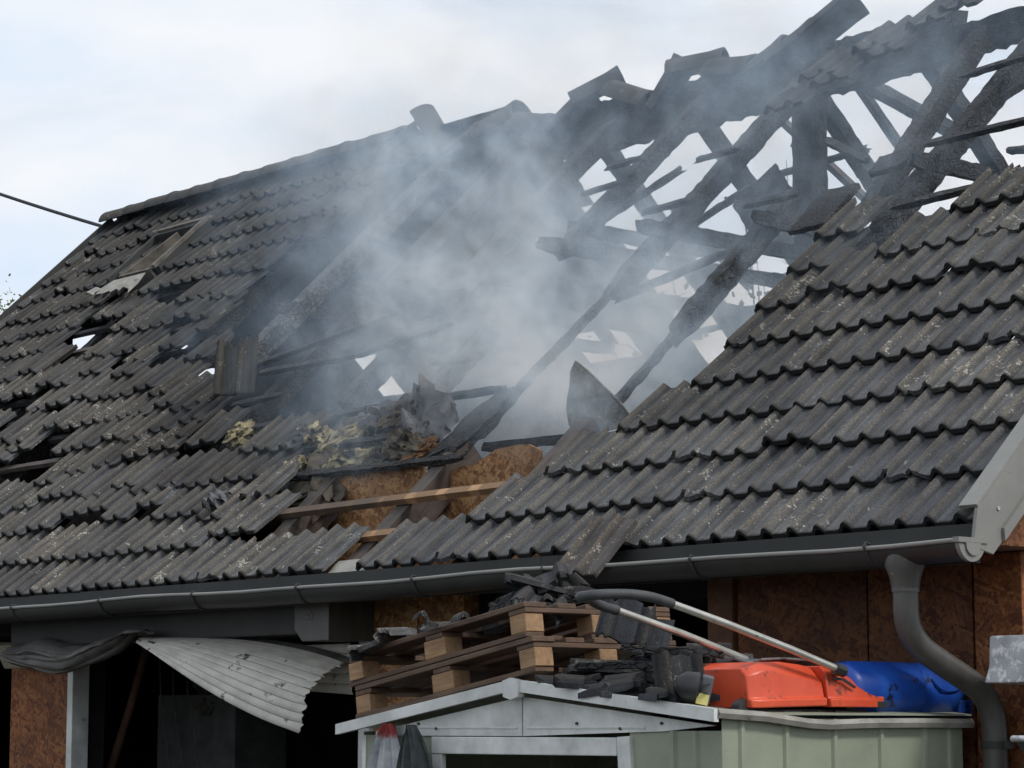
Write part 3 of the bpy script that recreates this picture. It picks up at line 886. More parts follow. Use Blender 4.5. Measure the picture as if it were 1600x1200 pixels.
# rear rafters
for x, s0, s1, w in ((-0.65, 0.1, 5.1, 0.11), (-1.6, 0.1, 3.2, 0.11), (-2.58, 0.1, 5.0, 0.11), (-3.57, 0.1, 5.02, 0.14), (-4.54, 2.2, 5.02, 0.13), (-5.57, 0.1, 5.02, 0.13), (-6.56, 0.1, 5.02, 0.13), (-7.5, 0.1, 5.02, 0.12), (-8.5, 0.1, 5.25, 0.12), (-9.5, 0.1, 5.25, 0.12), (-10.45, 0.1, 5.25, 0.12), (-11.4, 0.1, 5.25, 0.12)):
    beam('rear_rafter', Rp(x, s0, -0.2), Rp(x, s1, -0.2), w * 0.85, 0.11, CH, H, 0.1, UPR)
# loose sticks on the back slope
beam('rear_strut', Rp(-4.36, 4.95, -0.02), Rp(-4.33, 4.2, -0.02), 0.06, 0.05, CH, H, 0.05, UPR)
beam('rear_strut', Rp(-4.3, 4.95, -0.05), Rp(-3.75, 4.3, -0.05), 0.09, 0.08, CH, H, 0.08, UPR)
beam('rear_strut', Rp(-5.28, 5.0, 0.05), Rp(-4.8, 3.6, 0.05), 0.055, 0.04, MT['rafter'], H, 0.0, UPR)
beam('rear_strut', Rp(-3.9, 4.0, -0.03), Rp(-3.75, 3.0, -0.03), 0.06, 0.05, CH, H, 0.08, UPR)
beam('rear_strut', Rp(-6.5, 4.3, -0.05), Rp(-6.3, 3.5, -0.05), 0.07, 0.05, CH, H, 0.1, UPR)
for xa, sa, xb, sb in ((-5.57, 4.0, -6.56, 3.9), (-4.54, 4.45, -5.5, 4.4), (-6.5, 3.35, -5.6, 3.3), (-7.4, 3.2, -6.5, 3.25), (-5.5, 2.9, -6.6, 2.95), (-3.55, 3.9, -4.5, 3.8), (-4.6, 3.2, -5.6, 3.15), (-2.6, 4.1, -3.5, 4.2), (-6.6, 2.55, -7.4, 2.6)):
    beam('rear_batten', Rp(xa, sa, -0.08), Rp(xb, sb, -0.08), 0.05, 0.035, CH, H, 0.22, UPR)
for xa, sa, xb, sb in ((-4.27, 3.1, -3.9, 3.75), (-5.24, 3.5, -4.85, 4.2), (-2.3, 3.9, -2.0, 4.5), (-4.2, 2.6, -3.4, 3.05)):
    beam('front_strut', Fp(xa, sa, -0.2), Fp(xb, sb, -0.24), 0.045, 0.045, CH, H, 0.18, UPF)
# collar ties
for x, y0, y1, dz in ((-1.386, 2.4, 5.6, 2.1), (-2.35, 2.4, 3.1, 2.17), (-3.31, 2.2, 5.6, 1.98), (-4.27, 2.2, 5.6, 2.08), (-5.24, 2.3, 5.6, 2.13), (-6.2, 2.3, 5.6, 2.1), (-7.15, 2.3, 5.6, 2.1), (-8.1, 2.3, 5.6, 2.1)):
    beam('collar_tie', (x + 0.09, y0, Z0 + dz), (x + 0.06, y1, Z0 + dz + 0.02), 0.05, 0.1, CH, H, 0.12, (0, 0, 1), (0.1, 0.15))
beam('collar_tie', (-5.3, 2.7, Z0 + 2.3), (-5.2, 3.9, Z0 + 2.28), 0.05, 0.1, CH, H, 0.14)
# purlin remains
beam('purlin', (-12.6, 2.26, Z0 + 1.82), (-8.1, 2.26, Z0 + 1.82), 0.14, 0.16, CH, H, 0.08)
beam('purlin', (-12.6, 5.7, Z0 + 1.82), (-6.9, 5.7, Z0 + 1.82), 0.14, 0.16, CH, H, 0.08)
# battens: (x0,s0,x1,s1)
for x0, s0, x1, s1, jag, mat in ((-5.42, 0.64, -3.3, 0.665, 0, MT['batten']), (-4.4, 0.345, -3.85, 0.35, 0, MT['batten_clean']),
                                 (-5.72, 1.01, -4.05, 0.98, 0.2, CH), (-7.0, 1.62, -4.26, 1.62, 0.18, CH), (-7.35, 2.3, -6.25, 2.3, 0.14, CH), (-6.3, 2.29, -5.5, 2.46, 0.16, CH),
                                 (-7.5, 2.42, -6.3, 2.75, 0.12, CH), (-7.35, 1.93, -6.75, 1.97, 0.16, CH), (-6.0, 1.3, -4.75, 1.27, 0.22, CH), (-7.3, 1.29, -6.0, 1.31, 0.1, CH),
                                 (-2.15, 2.82, -0.4, 2.92, 0.12, CH), (-2.34, 3.46, -0.4, 3.5, 0.14, CH), (-3.27, 3.8, -2.72, 3.42, 0.14, CH), (-5.3, 2.06, -4.9, 2.0, 0.2, CH), (-6.15, 2.95, -5.75, 2.9, 0.2, CH),
                                 (-4.45, 3.95, -4.1, 3.95, 0.2, CH), (-5.4, 4.15, -5.1, 4.17, 0.2, CH), (-4.5, 3.4, -4.05, 3.42, 0.2, CH), (-2.5, 4.2, -2.05, 4.25, 0.2, CH), (-5.4, 3.85, -5.05, 3.88, 0.2, CH), (-3.5, 3.2, -3.1, 3.2, 0.2, CH)):
    beam('batten', Fp(x0, s0, -0.088), Fp(x1, s1, -0.085), 0.05, 0.036, mat, H, jag, UPF, (0.06, 0.08) if jag else (0, 0))
for r in range(1, 17):     # battens still under the left tiles
    if r in (4, 5, 9, 10):
        continue
    beam('batten', Fp(-12.8, r * G, -0.104), Fp(-(left_min.get(r, 28) + 0.6) * 0.3, r * G, -0.104), 0.05, 0.034, CH, H, 0.0, UPF)
for r in (4, 5, 9, 10):
    beam('batten', Fp(-12.8, r * G, -0.104), Fp(-(left_min.get(r, 28) + 1.0) * 0.3, r * G + 0.02, -0.104), 0.05, 0.034, MT['rafter'], H, 0.1, UPF, (0, 0.1))
for r in range(1, 9):
    beam('batten', Fp(-(right_max.get(r, 2) + 1.1) * 0.3, r * G, -0.104), Fp(0.0, r * G, -0.104), 0.05, 0.034, MT['rafter'], H, 0.0, UPF)
# boards hanging in the right part of the hole
def plate(name, c, ex, ey, w, h, t, mat, jag=0.0, seed=0, nx=6, ny=5, parent=None):
    r = random.Random(seed)
    ex = Vector(ex).normalized(); ey = Vector(ey); ey = (ey - ex * ey.dot(ex)).normalized(); ez = ex.cross(ey)
    rows = []
    for i in range(ny + 1):
        row = []
        for j in range(nx + 1):
            u, v = j / nx - 0.5, i / ny - 0.5
            uu, vv = u, v
            if jag and (i in (0, ny)): vv += r.uniform(-jag, 0) * (1 if i else -1)
            if jag and (j in (0, nx)): uu += r.uniform(-jag, 0) * (1 if j else -1)
            row.append(Vector(c) + ex * uu * w + ey * vv * h + ez * (r.uniform(-1, 1) * jag * 0.12 * w))
        rows.append(row)
    return MB().sheet(rows, t).build(name, mat, parent, 40)
plate('charred_board', (-4.12, 3.2, Z0 + 2.38), (0.72, 0.25, 0.62), (-0.3, 0.2, 0.7), 0.38, 0.26, 0.03, CH, 0.06, 2, parent=H)
plate('charred_board', Fp(-2.36, 3.2, -0.02), (1, 0.1, 0.1), tuple(FY), 0.26, 0.2, 0.03, CH, 0.1, 4, parent=H)
plate('charred_board', Fp(-2.62, 2.85, -0.03), (1, 0.0, 0.0), tuple(FY), 0.28, 0.4, 0.03, CH, 0.05, 5, parent=H)
# tiles still clinging below the ridge on the right
for k, s, rz, me in ((9.4, 5.1, 0.05, T_FULL), (9.9, 4.82, 0.08, T_FULL), (10.5, 4.95, 0.02, T_FULL), (10.9, 4.62, 0.08, T_FULL), (11.5, 4.75, 0.04, T_BROKEN[0]), (11.7, 4.42, 0.1, T_BROKEN[1]), (8.8, 5.2, -0.03, T_FULL)):
    o = inst('roof_tile', me, tile_matrix(-(k + 0.8) * 0.3 + 0.0, s - 0.3, 0.04, rz, -0.05), H)
    o.color = (0.5, 0.5, 0.53, 1)

# back slope still covered on the left: tiles seen from below
rr = MB(); q = random.Random(21)
nx, ny = 38, 34
for i in range(nx):
    for j in range(ny):
        x0 = XL + 0.1 + i * 0.15; s0 = j * 0.16
        xc, sc = x0 + 0.075, s0 + 0.08
        edge = -7.3 + 0.16 * mnoise.noise(Vector((sc * 1.3, 2.2, 0))) - (min(0.7, 0.9 * max(0, (2.6 - sc))) if sc < 2.6 else 0)
        if xc > edge: continue
        if -11.08 < xc < -10.72 and 3.02 < sc < 3.5 and q.random() < 0.97: continue
        if -8.42 < xc < -7.7 and 3.05 < sc < 3.42 and q.random() < 0.92: continue
        up = -0.03 + 0.003 * ((i + 2 * j) % 4) + q.uniform(-0.001, 0.001)
        b = [Rp(x0 - 0.004, s0 - 0.004, up), Rp(x0 + 0.155, s0 - 0.004, up), Rp(x0 + 0.155, s0 + 0.166, up - 0.002), Rp(x0 - 0.004, s0 + 0.166, up - 0.002)]
        rr.prism(b, tuple(RZ * 0.014))
tag(rr.build('rear_roof_cover', CH, H), kind='stuff')
# remnants of the rear covering along the ridge on the right
rk = MB()
for i in range(26):
    x0 = -7.35 + i * 0.16
    n = 1 if x0 < -6.4 or q.random() < 0.3 else 0
    for j in range(n):
        s0 = WS - 0.36 - 0.16 * (j + 1)
        up = -0.03 + 0.003 * ((i + 2 * j) % 4)
        rk.prism([Rp(x0 - 0.004, s0 - 0.004, up), Rp(x0 + 0.165, s0 - 0.004, up), Rp(x0 + 0.165, s0 + 0.166, up - 0.002), Rp(x0 - 0.004, s0 + 0.166, up - 0.002)], tuple(RZ * 0.014))
tag(rk.build('rear_roof_remnant', CH, H), kind='stuff')

# knee wall of strand board inside the roof ------------------------------------
def ragged_board(name, x0, x1, z0, ztops, y, mat, parent):
    n = len(ztops) - 1
    rows = []
    for i in range(5):
        rows.append([(x0 + (x1 - x0) * j / n, y, z0 + (ztops[j] - z0) * i / 4) for j in range(n + 1)])
    return MB().sheet(rows, 0.015).build(name, mat, parent)
zz = lambda l: [Z0 + v for v in l]
ragged_board('knee_wall_board', -5.32, -4.44, Z0 - 0.06, zz([0.6, 0.61, 0.6, 0.62, 0.61, 0.62, 0.615, 0.61, 0.6]), 0.83, MT['osb'], H)
ragged_board('knee_wall_board', -4.37, -3.47, Z0 - 0.06, zz([0.545, 0.56, 0.55, 0.57, 0.565, 0.6, 0.635, 0.64, 0.645, 0.64, 0.6]), 0.832, MT['osb'], H)
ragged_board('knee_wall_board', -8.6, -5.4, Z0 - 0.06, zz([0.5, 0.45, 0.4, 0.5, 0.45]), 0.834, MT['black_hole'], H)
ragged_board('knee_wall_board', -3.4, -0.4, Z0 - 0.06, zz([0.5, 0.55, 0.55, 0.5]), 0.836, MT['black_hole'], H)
beam('charred_rail', (-3.95, 0.86, Z0 + 0.66), (-3.2, 0.95, Z0 + 0.66), 0.05, 0.05, CH, H, 0.12)
# pale flashing showing at the eave where two tiles are gone
plate('eave_flashing', Fp(-4.12, 0.05, -0.07), (1, 0, 0), tuple(FY), 0.36, 0.16, 0.004, MT['zinc'], 0.03, 7, parent=H)

# ------------------------------------------------------------------ roof window
def cF(c, r, up=0.0):
    return Fp(-c * 0.3, r * G, up)
rw = MB()
a, b, c2, d2 = cF(37.8, 12.9, 0.04), cF(35.3, 12.9, 0.04), cF(35.3, 14.9, 0.04), cF(37.8, 14.9, 0.04)
def bar(mb, p, q_, w, h):
    p, q_ = Vector(p), Vector(q_)
    ey = (q_ - p).normalized(); ez = (FZ - ey * FZ.dot(ey)).normalized(); ex = ey.cross(ez)
    mb.box((-w / 2, 0, -h), (w / 2, (q_ - p).length, 0), frame(p, ex, ey, ez))
bar(rw, a, d2, 0.03, 0.14); bar(rw, d2, c2, 0.05, 0.16); bar(rw, c2, b, 0.07, 0.12)
rwo = rw.build('roof_window', MT['fascia'], H, bevel=0.004)
rs = MB(); bar(rs, cF(36.9, 12.75, 0.06), cF(35.35, 12.75, 0.06), 0.02, 0.2)
rs.build('window_sill', MT['burnt_frame'], rwo)
sash = MB(); bar(sash, cF(36.95, 12.8, 0.05), cF(36.3, 14.6, 0.05), 0.025, 0.11)
sash.build('window_sash', MT['burnt_frame'], rwo)
lin = MB(); bar(lin, cF(35.2, 14.95, 0.075), cF(35.25, 12.8, 0.075), 0.045, 0.03); bar(lin, cF(37.7, 14.98, 0.06), cF(35.1, 14.98, 0.06), 0.03, 0.02)
lin.build('window_flashing', MT['burnt_frame'], rwo)
MB().sheet([[cF(37.9 - 0.1 * j, 12.5 - 0.16 * i, 0.03 + 0.02 * math.sin(j * 1.3) + 0.01 * i) for j in range(6)] for i in range(3)], 0.006).build('flashing_scrap', MT['zinc'], rwo, 50)
ap = []
for i in range(3):
    ap.append([cF(36.9 - 0.1 * j, 12.55 - 0.36 * i - (0.12 * math.cos(j * 1.5) if i == 2 else 0), 0.06 + (0.025 * math.sin(j * 1.5) if i else 0)) for j in range(17)])
MB().sheet(ap, 0.004).build('lead_apron', MT['zinc'], rwo, 60)
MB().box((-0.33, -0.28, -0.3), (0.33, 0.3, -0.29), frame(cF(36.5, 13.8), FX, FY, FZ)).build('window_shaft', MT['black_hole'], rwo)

# ------------------------------------------------------------------ roller shutter
sh = MB().box((-7.75, 0.16, Z0 - 0.335), (-4.56, 0.44, Z0 - 0.125)).build('shutter_box', MT['fascia'], H, bevel=0.008)
ecap = MB()
ecap.prism([(-4.7, 0.15, Z0 - 0.12), (-4.392, 0.15, Z0 - 0.12), (-4.392, 0.15, Z0 - 0.375), (-4.63, 0.15, Z0 - 0.375), (-4.7, 0.15, Z0 - 0.31)], (0, 0.3, 0))
ecap.build('shutter_end_cap', MT['gutter'], sh, bevel=0.004)
lg = MB()
for a_, b_ in (((-4.6, -0.27), (-4.545, -0.27)), ((-4.545, -0.27), (-4.535, -0.235)), ((-4.535, -0.235), (-4.57, -0.21)), ((-4.57, -0.21), (-4.605, -0.235)), ((-4.605, -0.235), (-4.6, -0.27)), ((-4.598, -0.247), (-4.542, -0.247)), ((-4.58, -0.262), (-4.58, -0.235)), ((-4.562, -0.262), (-4.562, -0.235))):
    lg.tube([(a_[0], 0.149, Z0 + a_[1]), (b_[0], 0.149, Z0 + b_[1])], 0.0028, 6)
lg.build('house_emblem', MT['zinc'], sh)
# bulged curtain of the shutter: slats as strips swept between two edges
def bez(p, t):
    p = [Vector(v) for v in p]
    while len(p) > 1:
        p = [p[i] * (1 - t) + p[i + 1] * t for i in range(len(p) - 1)]
    return p[0]
cur = empty('shutter_curtain', (-5.3, 0.2, Z0 - 0.6)); attach(cur, H)
NS = 11
lowc = [(-6.1, 0.05, Z0 - 0.345), (-5.55, -0.12, Z0 - 0.46), (-4.9, -0.16, Z0 - 0.74), (-4.42, 0.0, Z0 - 0.86)]
topc = [(-6.1, 0.2, Z0 - 0.33), (-5.5, 0.22, Z0 - 0.30), (-4.8, 0.28, Z0 - 0.35), (-4.42, 0.34, Z0 - 0.47)]
def cpt(u, v):
    a_, b_ = bez(lowc, u), bez(topc, u)
    p = a_.lerp(b_, v)
    p += Vector((0, -0.10, 0.05)) * math.sin(math.pi * v) * (0.4 + 0.6 * u)
    return p
for i in range(NS):
    rows = []
    for jv in range(4):
        v = (i + 0.04 + 0.92 * jv / 3) / NS
        row = []
        for ju in range(19):
            u = ju / 18
            p = cpt(u, v)
            bulge = 0.012 * math.sin(math.pi * jv / 3)
            p += Vector((0.0, -0.7, -0.3)) * bulge
            if ju == 18: p += Vector((R.uniform(-0.02, 0.03), 0, 0))
            row.append(p)
        rows.append(row)
    MB().sheet(rows, 0.004).build('shutter_slat', MT['slat'] if i < 10 else MT['soot_slat'], cur, 60)
for i in range(5):      # slats still hanging straight at the right
    z = Z0 - 0.385 - i * 0.055
    rows = [[(-5.3 + 0.075 * j, 0.37 - 0.01 * math.sin(math.pi * k / 3) + 0.01 * math.sin(j + i), z - 0.05 * k / 3 + 0.012 * (11 - j) / 11 * i) for j in range(12)] for k in range(4)]
    MB().sheet(rows, 0.004).build('shutter_slat', MT['slat'], cur, 60)
# blackened crumpled end of the curtain at the left
cr_ = random.Random(3)
def crump(u, v):
    z = Z0 - 0.315 - v * 0.2 * math.sin(math.pi * min(1.0, u * 1.05 + 0.12)) ** 0.8 + 0.05 * u * v
    y = 0.14 - 0.12 * math.sin(math.pi * v) - 0.1 * v + 0.1 * mnoise.noise(Vector((u * 3.1, v * 2.2, 5.5)))
    return Vector((-7.6 + 1.6 * u + 0.1 * v, y, z + 0.05 * mnoise.noise(Vector((u * 4.3, v * 3.0, 1.5)))))
for i in range(6):
    rows = []
    for k in range(4):
        row = []
        for j in range(22):
            p = crump(j / 21, (i + k / 3) / 6)
            row.append(p + Vector((0, -0.012, -0.004)) * math.sin(math.pi * k / 3) + Vector((0, cr_.uniform(-1, 1) * 0.004, cr_.uniform(-1, 1) * 0.003)))
        rows.append(row)
    MB().sheet(rows, 0.004).build('shutter_slat', MT['soot_slat'], cur, 50)

# floodlight on the pier
fl = MB(); FM = frame(Vector((-7.98, 0.3, Z0 - 0.375)), Vector((1, 0.1, 0)).normalized(), Vector((-0.08, 0.85, 0.5)).normalized(), Vector((0.05, -0.5, 0.85)).normalized())
fl.box((-0.1, -0.03, -0.085), (0.1, 0.03, 0.085), FM)
flo = fl.build('floodlight', MT['lamp'], H, bevel=0.01)
MB().box((-0.085, -0.036, -0.07), (0.085, -0.031, 0.07), FM).build('lamp_glass', MT['lamp'], flo)
MB().tube([(-7.98, 0.33, Z0 - 0.36), (-7.93, 0.42, Z0 - 0.36), (-7.93, 0.46, Z0 - 0.36)], 0.014, 8).box((-7.88, 0.38, Z0 - 0.42), (-7.79, 0.447, Z0 - 0.33)).build('lamp_bracket', MT['fascia'], flo)

# ------------------------------------------------------------------ things in the dark doorway
tag(MB().tube([(-7.33, 0.9, Z0 - 0.30), (-7.47, 0.87, Z0 - 0.7), (-7.66, 0.83, Z0 - 1.15), (-8.1, 0.75, 0.02)], [0.024, 0.026, 0.027, 0.028], 12).build('leaning_pole', MT['rust'], smooth=50), 'rusty brown pole leaning in the dark garage doorway', 'pole')
cab = MB().box((-7.9, 1.35, 0.031), (-7.0, 1.75, Z0 - 0.62)).build('metal_cabinet', MT['grey_stone'], bevel=0.006)
tag(cab, 'soot-grey cabinet standing in the dark garage behind the leaning pole', 'cabinet')
wr = random.Random(9)
for i, (x0, x1) in enumerate(((-7.28, -6.75), (-7.22, -6.6), (-7.12, -6.5))):
    pts = []
    for j in range(12):
        t = j / 11
        pts.append((x0 + (x1 - x0) * t ** 1.4 + wr.uniform(-0.015, 0.015), 0.95 + 0.05 * i + wr.uniform(-0.01, 0.01), Z0 - 0.22 - (Z0 - 0.24) * t))
    tag(MB().tube(pts, 0.005, 6).build('burnt_cable', MT['wire'], smooth=60), 'thin burnt cable dangling in the garage doorway beside the leaning pole', 'cable', 'burnt cables in the garage doorway')

# ------------------------------------------------------------------ loose tile hanging over the gutter
lt = inst('loose_tile', tile_mesh('loose_tile', 1, 16, jag1=0.03, seed=31), frame(Fp(-2.07, -0.27, 0.035), FX, (FY * 0.99 + FZ * 0.04).normalized(), FZ) @ Matrix.Rotation(0.02, 4, 'Z'))
lt.color = (0.75, 0.7, 0.68, 1)
tag(lt, 'slipped dark roof tile hanging over the gutter above the pallets', 'roof tile')

# ------------------------------------------------------------------ garden shed
SX0, SX1, SY0, SY1 = -2.5, -0.316, -1.05, 0.33
SA, SZA, SZL, SZR = -1.43, Z0 - 0.655, Z0 - 0.825, Z0 - 0.775     # apex x, apex z, left and right eave z
shed = empty('garden_shed', ((SX0 + SX1) / 2, (SY0 + SY1) / 2, 0))
tag(shed, 'pale green metal garden shed with white trim in front of the house', 'shed')
WTOP = Z0 - 0.86
DX0, DX1 = -1.93, -0.88       # door opening
def sheetwall(name, p0, p1, z0, z1, mat, ribs):
    """ribbed sheet between two plan points"""
    p0, p1 = Vector((*p0, 0)), Vector((*p1, 0))
    d = (p1 - p0); L = d.length; d.normalize(); n = Vector((d.y, -d.x, 0))
    pts = [(0, 0)]
    for rx in ribs:
        pts += [(rx - 0.016, 0), (rx - 0.008, 0.012), (rx + 0.008, 0.012), (rx + 0.016, 0)]
    pts.append((L, 0))
    rows = [[p0 + d * u + n * h + Vector((0, 0, z)) for u, h in pts] for z in (z0, (z0 + z1) / 2, z1)]
    return MB().sheet(rows, 0.003).build(name, mat, shed)
sheetwall('front_panel', (SX0, SY0), (DX0 - 0.08, SY0), 0.05, WTOP, MT['green'], [0.2])
sheetwall('front_panel', (DX1 + 0.07, SY0), (SX1, SY0), 0.05, WTOP + 0.02, MT['green'], [0.24, 0.36])
sheetwall('side_panel', (SX1, SY0), (SX1, SY1), 0.05, SZR - 0.02, MT['green'], [0.10, 0.34, 0.61, 0.88, 1.14, 1.3])
sheetwall('side_panel', (SX0, SY1), (SX0, SY0), 0.05, SZL - 0.02, MT['green'], [0.3, 0.7, 1.1])
sheetwall('back_panel', (SX1, SY1), (SX0, SY1), 0.05, WTOP, MT['green'], [0.5, 1.0, 1.5])
def roofz(x):
    return SZA + (x - SA) / (SX0 - 0.11 - SA) * (SZL - SZA) if x < SA else SZA + (x - SA) / (SX1 + 0.02 - SA) * (SZR - SZA)
# gable boards in two halves
gz = Z0 - 0.862
MB().prism([(SX0 + 0.1, SY0 - 0.012, gz), (SA - 0.004, SY0 - 0.012, gz), (SA - 0.004, SY0 - 0.012, SZA - 0.05), (SX0 + 0.1, SY0 - 0.012, roofz(SX0 + 0.1) - 0.05)], (0, 0.01, 0)).build('gable_sheet', MT['white_paint'], shed)
MB().prism([(SA + 0.004, SY0 - 0.012, gz), (SX1 - 0.3, SY0 - 0.012, gz + 0.02), (SX1 - 0.02, SY0 - 0.012, roofz(SX1 - 0.02) - 0.05), (SA + 0.004, SY0 - 0.012, SZA - 0.05)], (0, 0.01, 0)).build('gable_sheet', MT['white_paint'], shed)
for x0, x1 in ((SX0 + 0.25, SA - 0.03), (SA + 0.03, SX1 - 0.4)):
    MB().box((x0, SY0 - 0.016, gz + 0.03), (x1, SY0 - 0.0125, gz + 0.036)).build('gable_fold', MT['white_paint'], shed)
for x, z in ((-2.1, 0.05), (-1.98, 0.03), (-1.1, 0.05), (-0.85, 0.03), (-0.62, 0.05)):
    MB().tube([(x, SY0 - 0.012, gz + z), (x, SY0 - 0.02, gz + z)], 0.006, 8).build('bolt', MT['dark_steel'], shed)
# door frame
MB().box((DX0 - 0.08, SY0 - 0.018, gz - 0.075), (DX1 + 0.01, SY0 + 0.012, gz - 0.004)).build('door_header', MT['white_paint'], shed, bevel=0.004)
MB().box((DX0 - 0.08, SY0 - 0.014, 0.03), (DX0 - 0.018, SY0 + 0.014, gz - 0.076)).build('door_jamb', MT['white_paint'], shed, bevel=0.004)
MB().prism([(DX1 + 0.012, SY0 - 0.02, gz - 0.002), (DX1 + 0.085, SY0 - 0.02, gz + 0.002), (DX1 + 0.185, SY0 - 0.02, 0.03), (DX1 + 0.11, SY0 - 0.02, 0.03)], (0, 0.03, 0)).build('door_jamb', MT['white_paint'], shed, bevel=0.004)
MB().box((SX0 - 0.004, SY0 - 0.006, 0.03), (SX0 + 0.022, SY0 + 0.02, WTOP)).build('corner_trim', MT['white_paint'], shed)
# roof sheets and edge trims
def slope_sheet(name, xa, za, xb, zb, y0, y1, t, mat):
    return MB().prism([(xa, y0, za), (xb, y0, zb), (xb, y0, zb + t), (xa, y0, za + t)], (0, y1 - y0, 0)).build(name, mat, shed)
slope_sheet('roof_sheet', SX0 - 0.1, SZL - 0.006, SA - 0.002, SZA - 0.006, SY0 - 0.045, SY1 + 0.04, 0.006, MT['white_paint'])
slope_sheet('roof_sheet', SA + 0.002, SZA - 0.006, SX1 + 0.02, SZR - 0.006, SY0 - 0.045, SY1 + 0.04, 0.006, MT['green'])
slope_sheet('roof_edge', SX0 - 0.115, SZL - 0.034, SA - 0.03, SZA - 0.03, SY0 - 0.07, SY0 - 0.046, 0.045, MT['white_paint'])
slope_sheet('roof_edge', SA + 0.03, SZA - 0.03, SX1 + 0.03, SZR - 0.032, SY0 - 0.07, SY0 - 0.046, 0.048, MT['white_paint'])
MB().prism([(SA - 0.045, SY0 - 0.078, SZA - 0.05), (SA, SY0 - 0.078, SZA - 0.062), (SA + 0.045, SY0 - 0.078, SZA - 0.05), (SA + 0.05, SY0 - 0.078, SZA + 0.014), (SA, SY0 - 0.078, SZA + 0.026), (SA - 0.05, SY0 - 0.078, SZA + 0.014)], (0, 0.035, 0)).build('ridge_cap', MT['white_paint'], shed)
et = MB()
ys = [SY0 - 0.05, -0.85, -0.62, -0.5, -0.3, 0.0, SY1 + 0.03]
zs = [0.0, -0.012, -0.036, -0.042, -0.036, -0.034, -0.036]
et.sheet([[(SX1 + 0.03 + dx, y, SZR + z + dz) for y, z in zip(ys, zs)] for dx, dz in ((-0.03, 0.012), (0.0, 0.016), (0.012, 0.0), (0.004, -0.018))], 0.004)
et.build('eave_trim', MT['zinc'], shed, 60)
MB().box((SX0 + 0.05, SY0 + 0.5, 0.004), (SX1 - 0.02, SY1 - 0.02, 0.02)).build('shed_floor', MT['dark_steel'], shed)

# ------------------------------------------------------------------ pallets
def make_pallet(M, label, tag_extra=None):
    p = empty('pallet', M.translation)
    tag(p, label, 'pallet', 'pallets stacked on the shed roof')
    rp_ = random.Random(int(M.translation.z * 1000))
    L_, D_ = 1.2, 0.8
    def bd(name, lo, hi, mat):
        # boards get local Y along their length for the grain
        w = [hi[i] - lo[i] for i in range(3)]
        c = Vector([(hi[i] + lo[i]) / 2 for i in range(3)]) + Vector((rp_.uniform(-.006, .006), rp_.uniform(-.004, .004), 0))
        if w[0] >= w[1]:
            T = M @ Matrix.Translation(c) @ Matrix.Rotation(-math.pi / 2 + rp_.uniform(-.006, .006), 4, 'Z'); dx, dy = w[1], w[0]
        else:
            T = M @ Matrix.Translation(c) @ Matrix.Rotation(rp_.uniform(-.006, .006), 4, 'Z'); dx, dy = w[0], w[1]
        me = MB().box((-dx / 2, -dy / 2, -w[2] / 2), (dx / 2, dy / 2, w[2] / 2)).mesh(name, mat)
        o = inst(name, me, T, p)
        bv = o.modifiers.new('bevel', 'BEVEL'); bv.width = 0.003; bv.segments = 1
    for y in (0.05, 0.4, 0.75):
        bd('bottom_board', (0, y - 0.05, 0), (L_, y + 0.05, 0.021), MT['wood'])
        for x in (0.05, 0.6, 1.15):
            bd('pallet_block', (x - 0.05 - (0.02 if x == 0.6 else 0), y - 0.048, 0.022), (x + 0.05 + (0.02 if x == 0.6 else 0), y + 0.048, 0.098), MT['block'])
    for x in (0.055, 0.6, 1.145):
        bd('cross_board', (x - 0.055, 0, 0.099), (x + 0.055, D_, 0.12), MT['wood'])
    for y, w in ((0.06, 0.12), (0.235, 0.1), (0.4, 0.13), (0.565, 0.1), (0.74, 0.12)):
        bd('deck_board', (0, y - w / 2, 0.121), (L_, y + w / 2, 0.143), MT['wood'])
    return p
tl = math.atan2(SZA - SZL, SA - SX0 + 0.11) + rad(0.8)
PXV = Vector((math.cos(tl), 0, math.sin(tl))); PZV = Vector((-math.sin(tl), 0, math.cos(tl)))
P0 = Vector((-2.475, -1.11, roofz(-2.475) + 0.012))
PM = frame(P0, PXV, Vector((0, 1, 0)), PZV)
make_pallet(PM, 'lower wooden pallet of the two lying on the shed roof')
PM2 = frame(P0 + PZV * 0.147 + PXV * -0.03 + Vector((0, 0.0, 0)), PXV, Vector((0.02, 1, 0)).normalized(), PZV)
make_pallet(PM2, 'upper wooden pallet on the shed roof carrying broken tiles')

# ------------------------------------------------------------------ broken tiles on pallets and shed roof
fr_ = random.Random(41)
FRAG = []
for i in range(9):
    lo = fr_.choice((0, 0, 3, 5, 1)); hi = min(16, lo + fr_.choice((7, 9, 11, 15)))
    FRAG.append(tile_mesh('tile_fragment', lo, hi, fr_.uniform(0.18, 0.4), 0.07, 0.09, seed=100 + i, yseg=2))
def frag(i, loc, rot, label, group, dark=0.45):
    M = Matrix.Translation(loc) @ Matrix.Rotation(rot[2], 4, 'Z') @ Matrix.Rotation(rot[0], 4, 'X') @ Matrix.Rotation(rot[1], 4, 'Y') @ Matrix.Translation((0.02, -0.15, 0))
    o = inst('tile_fragment', FRAG[i % len(FRAG)], M)
    d = dark * fr_.uniform(0.7, 1.25)
    o.color = (d, d, d * 1.06, 1)
    return tag(o, label, 'tile fragment', group)
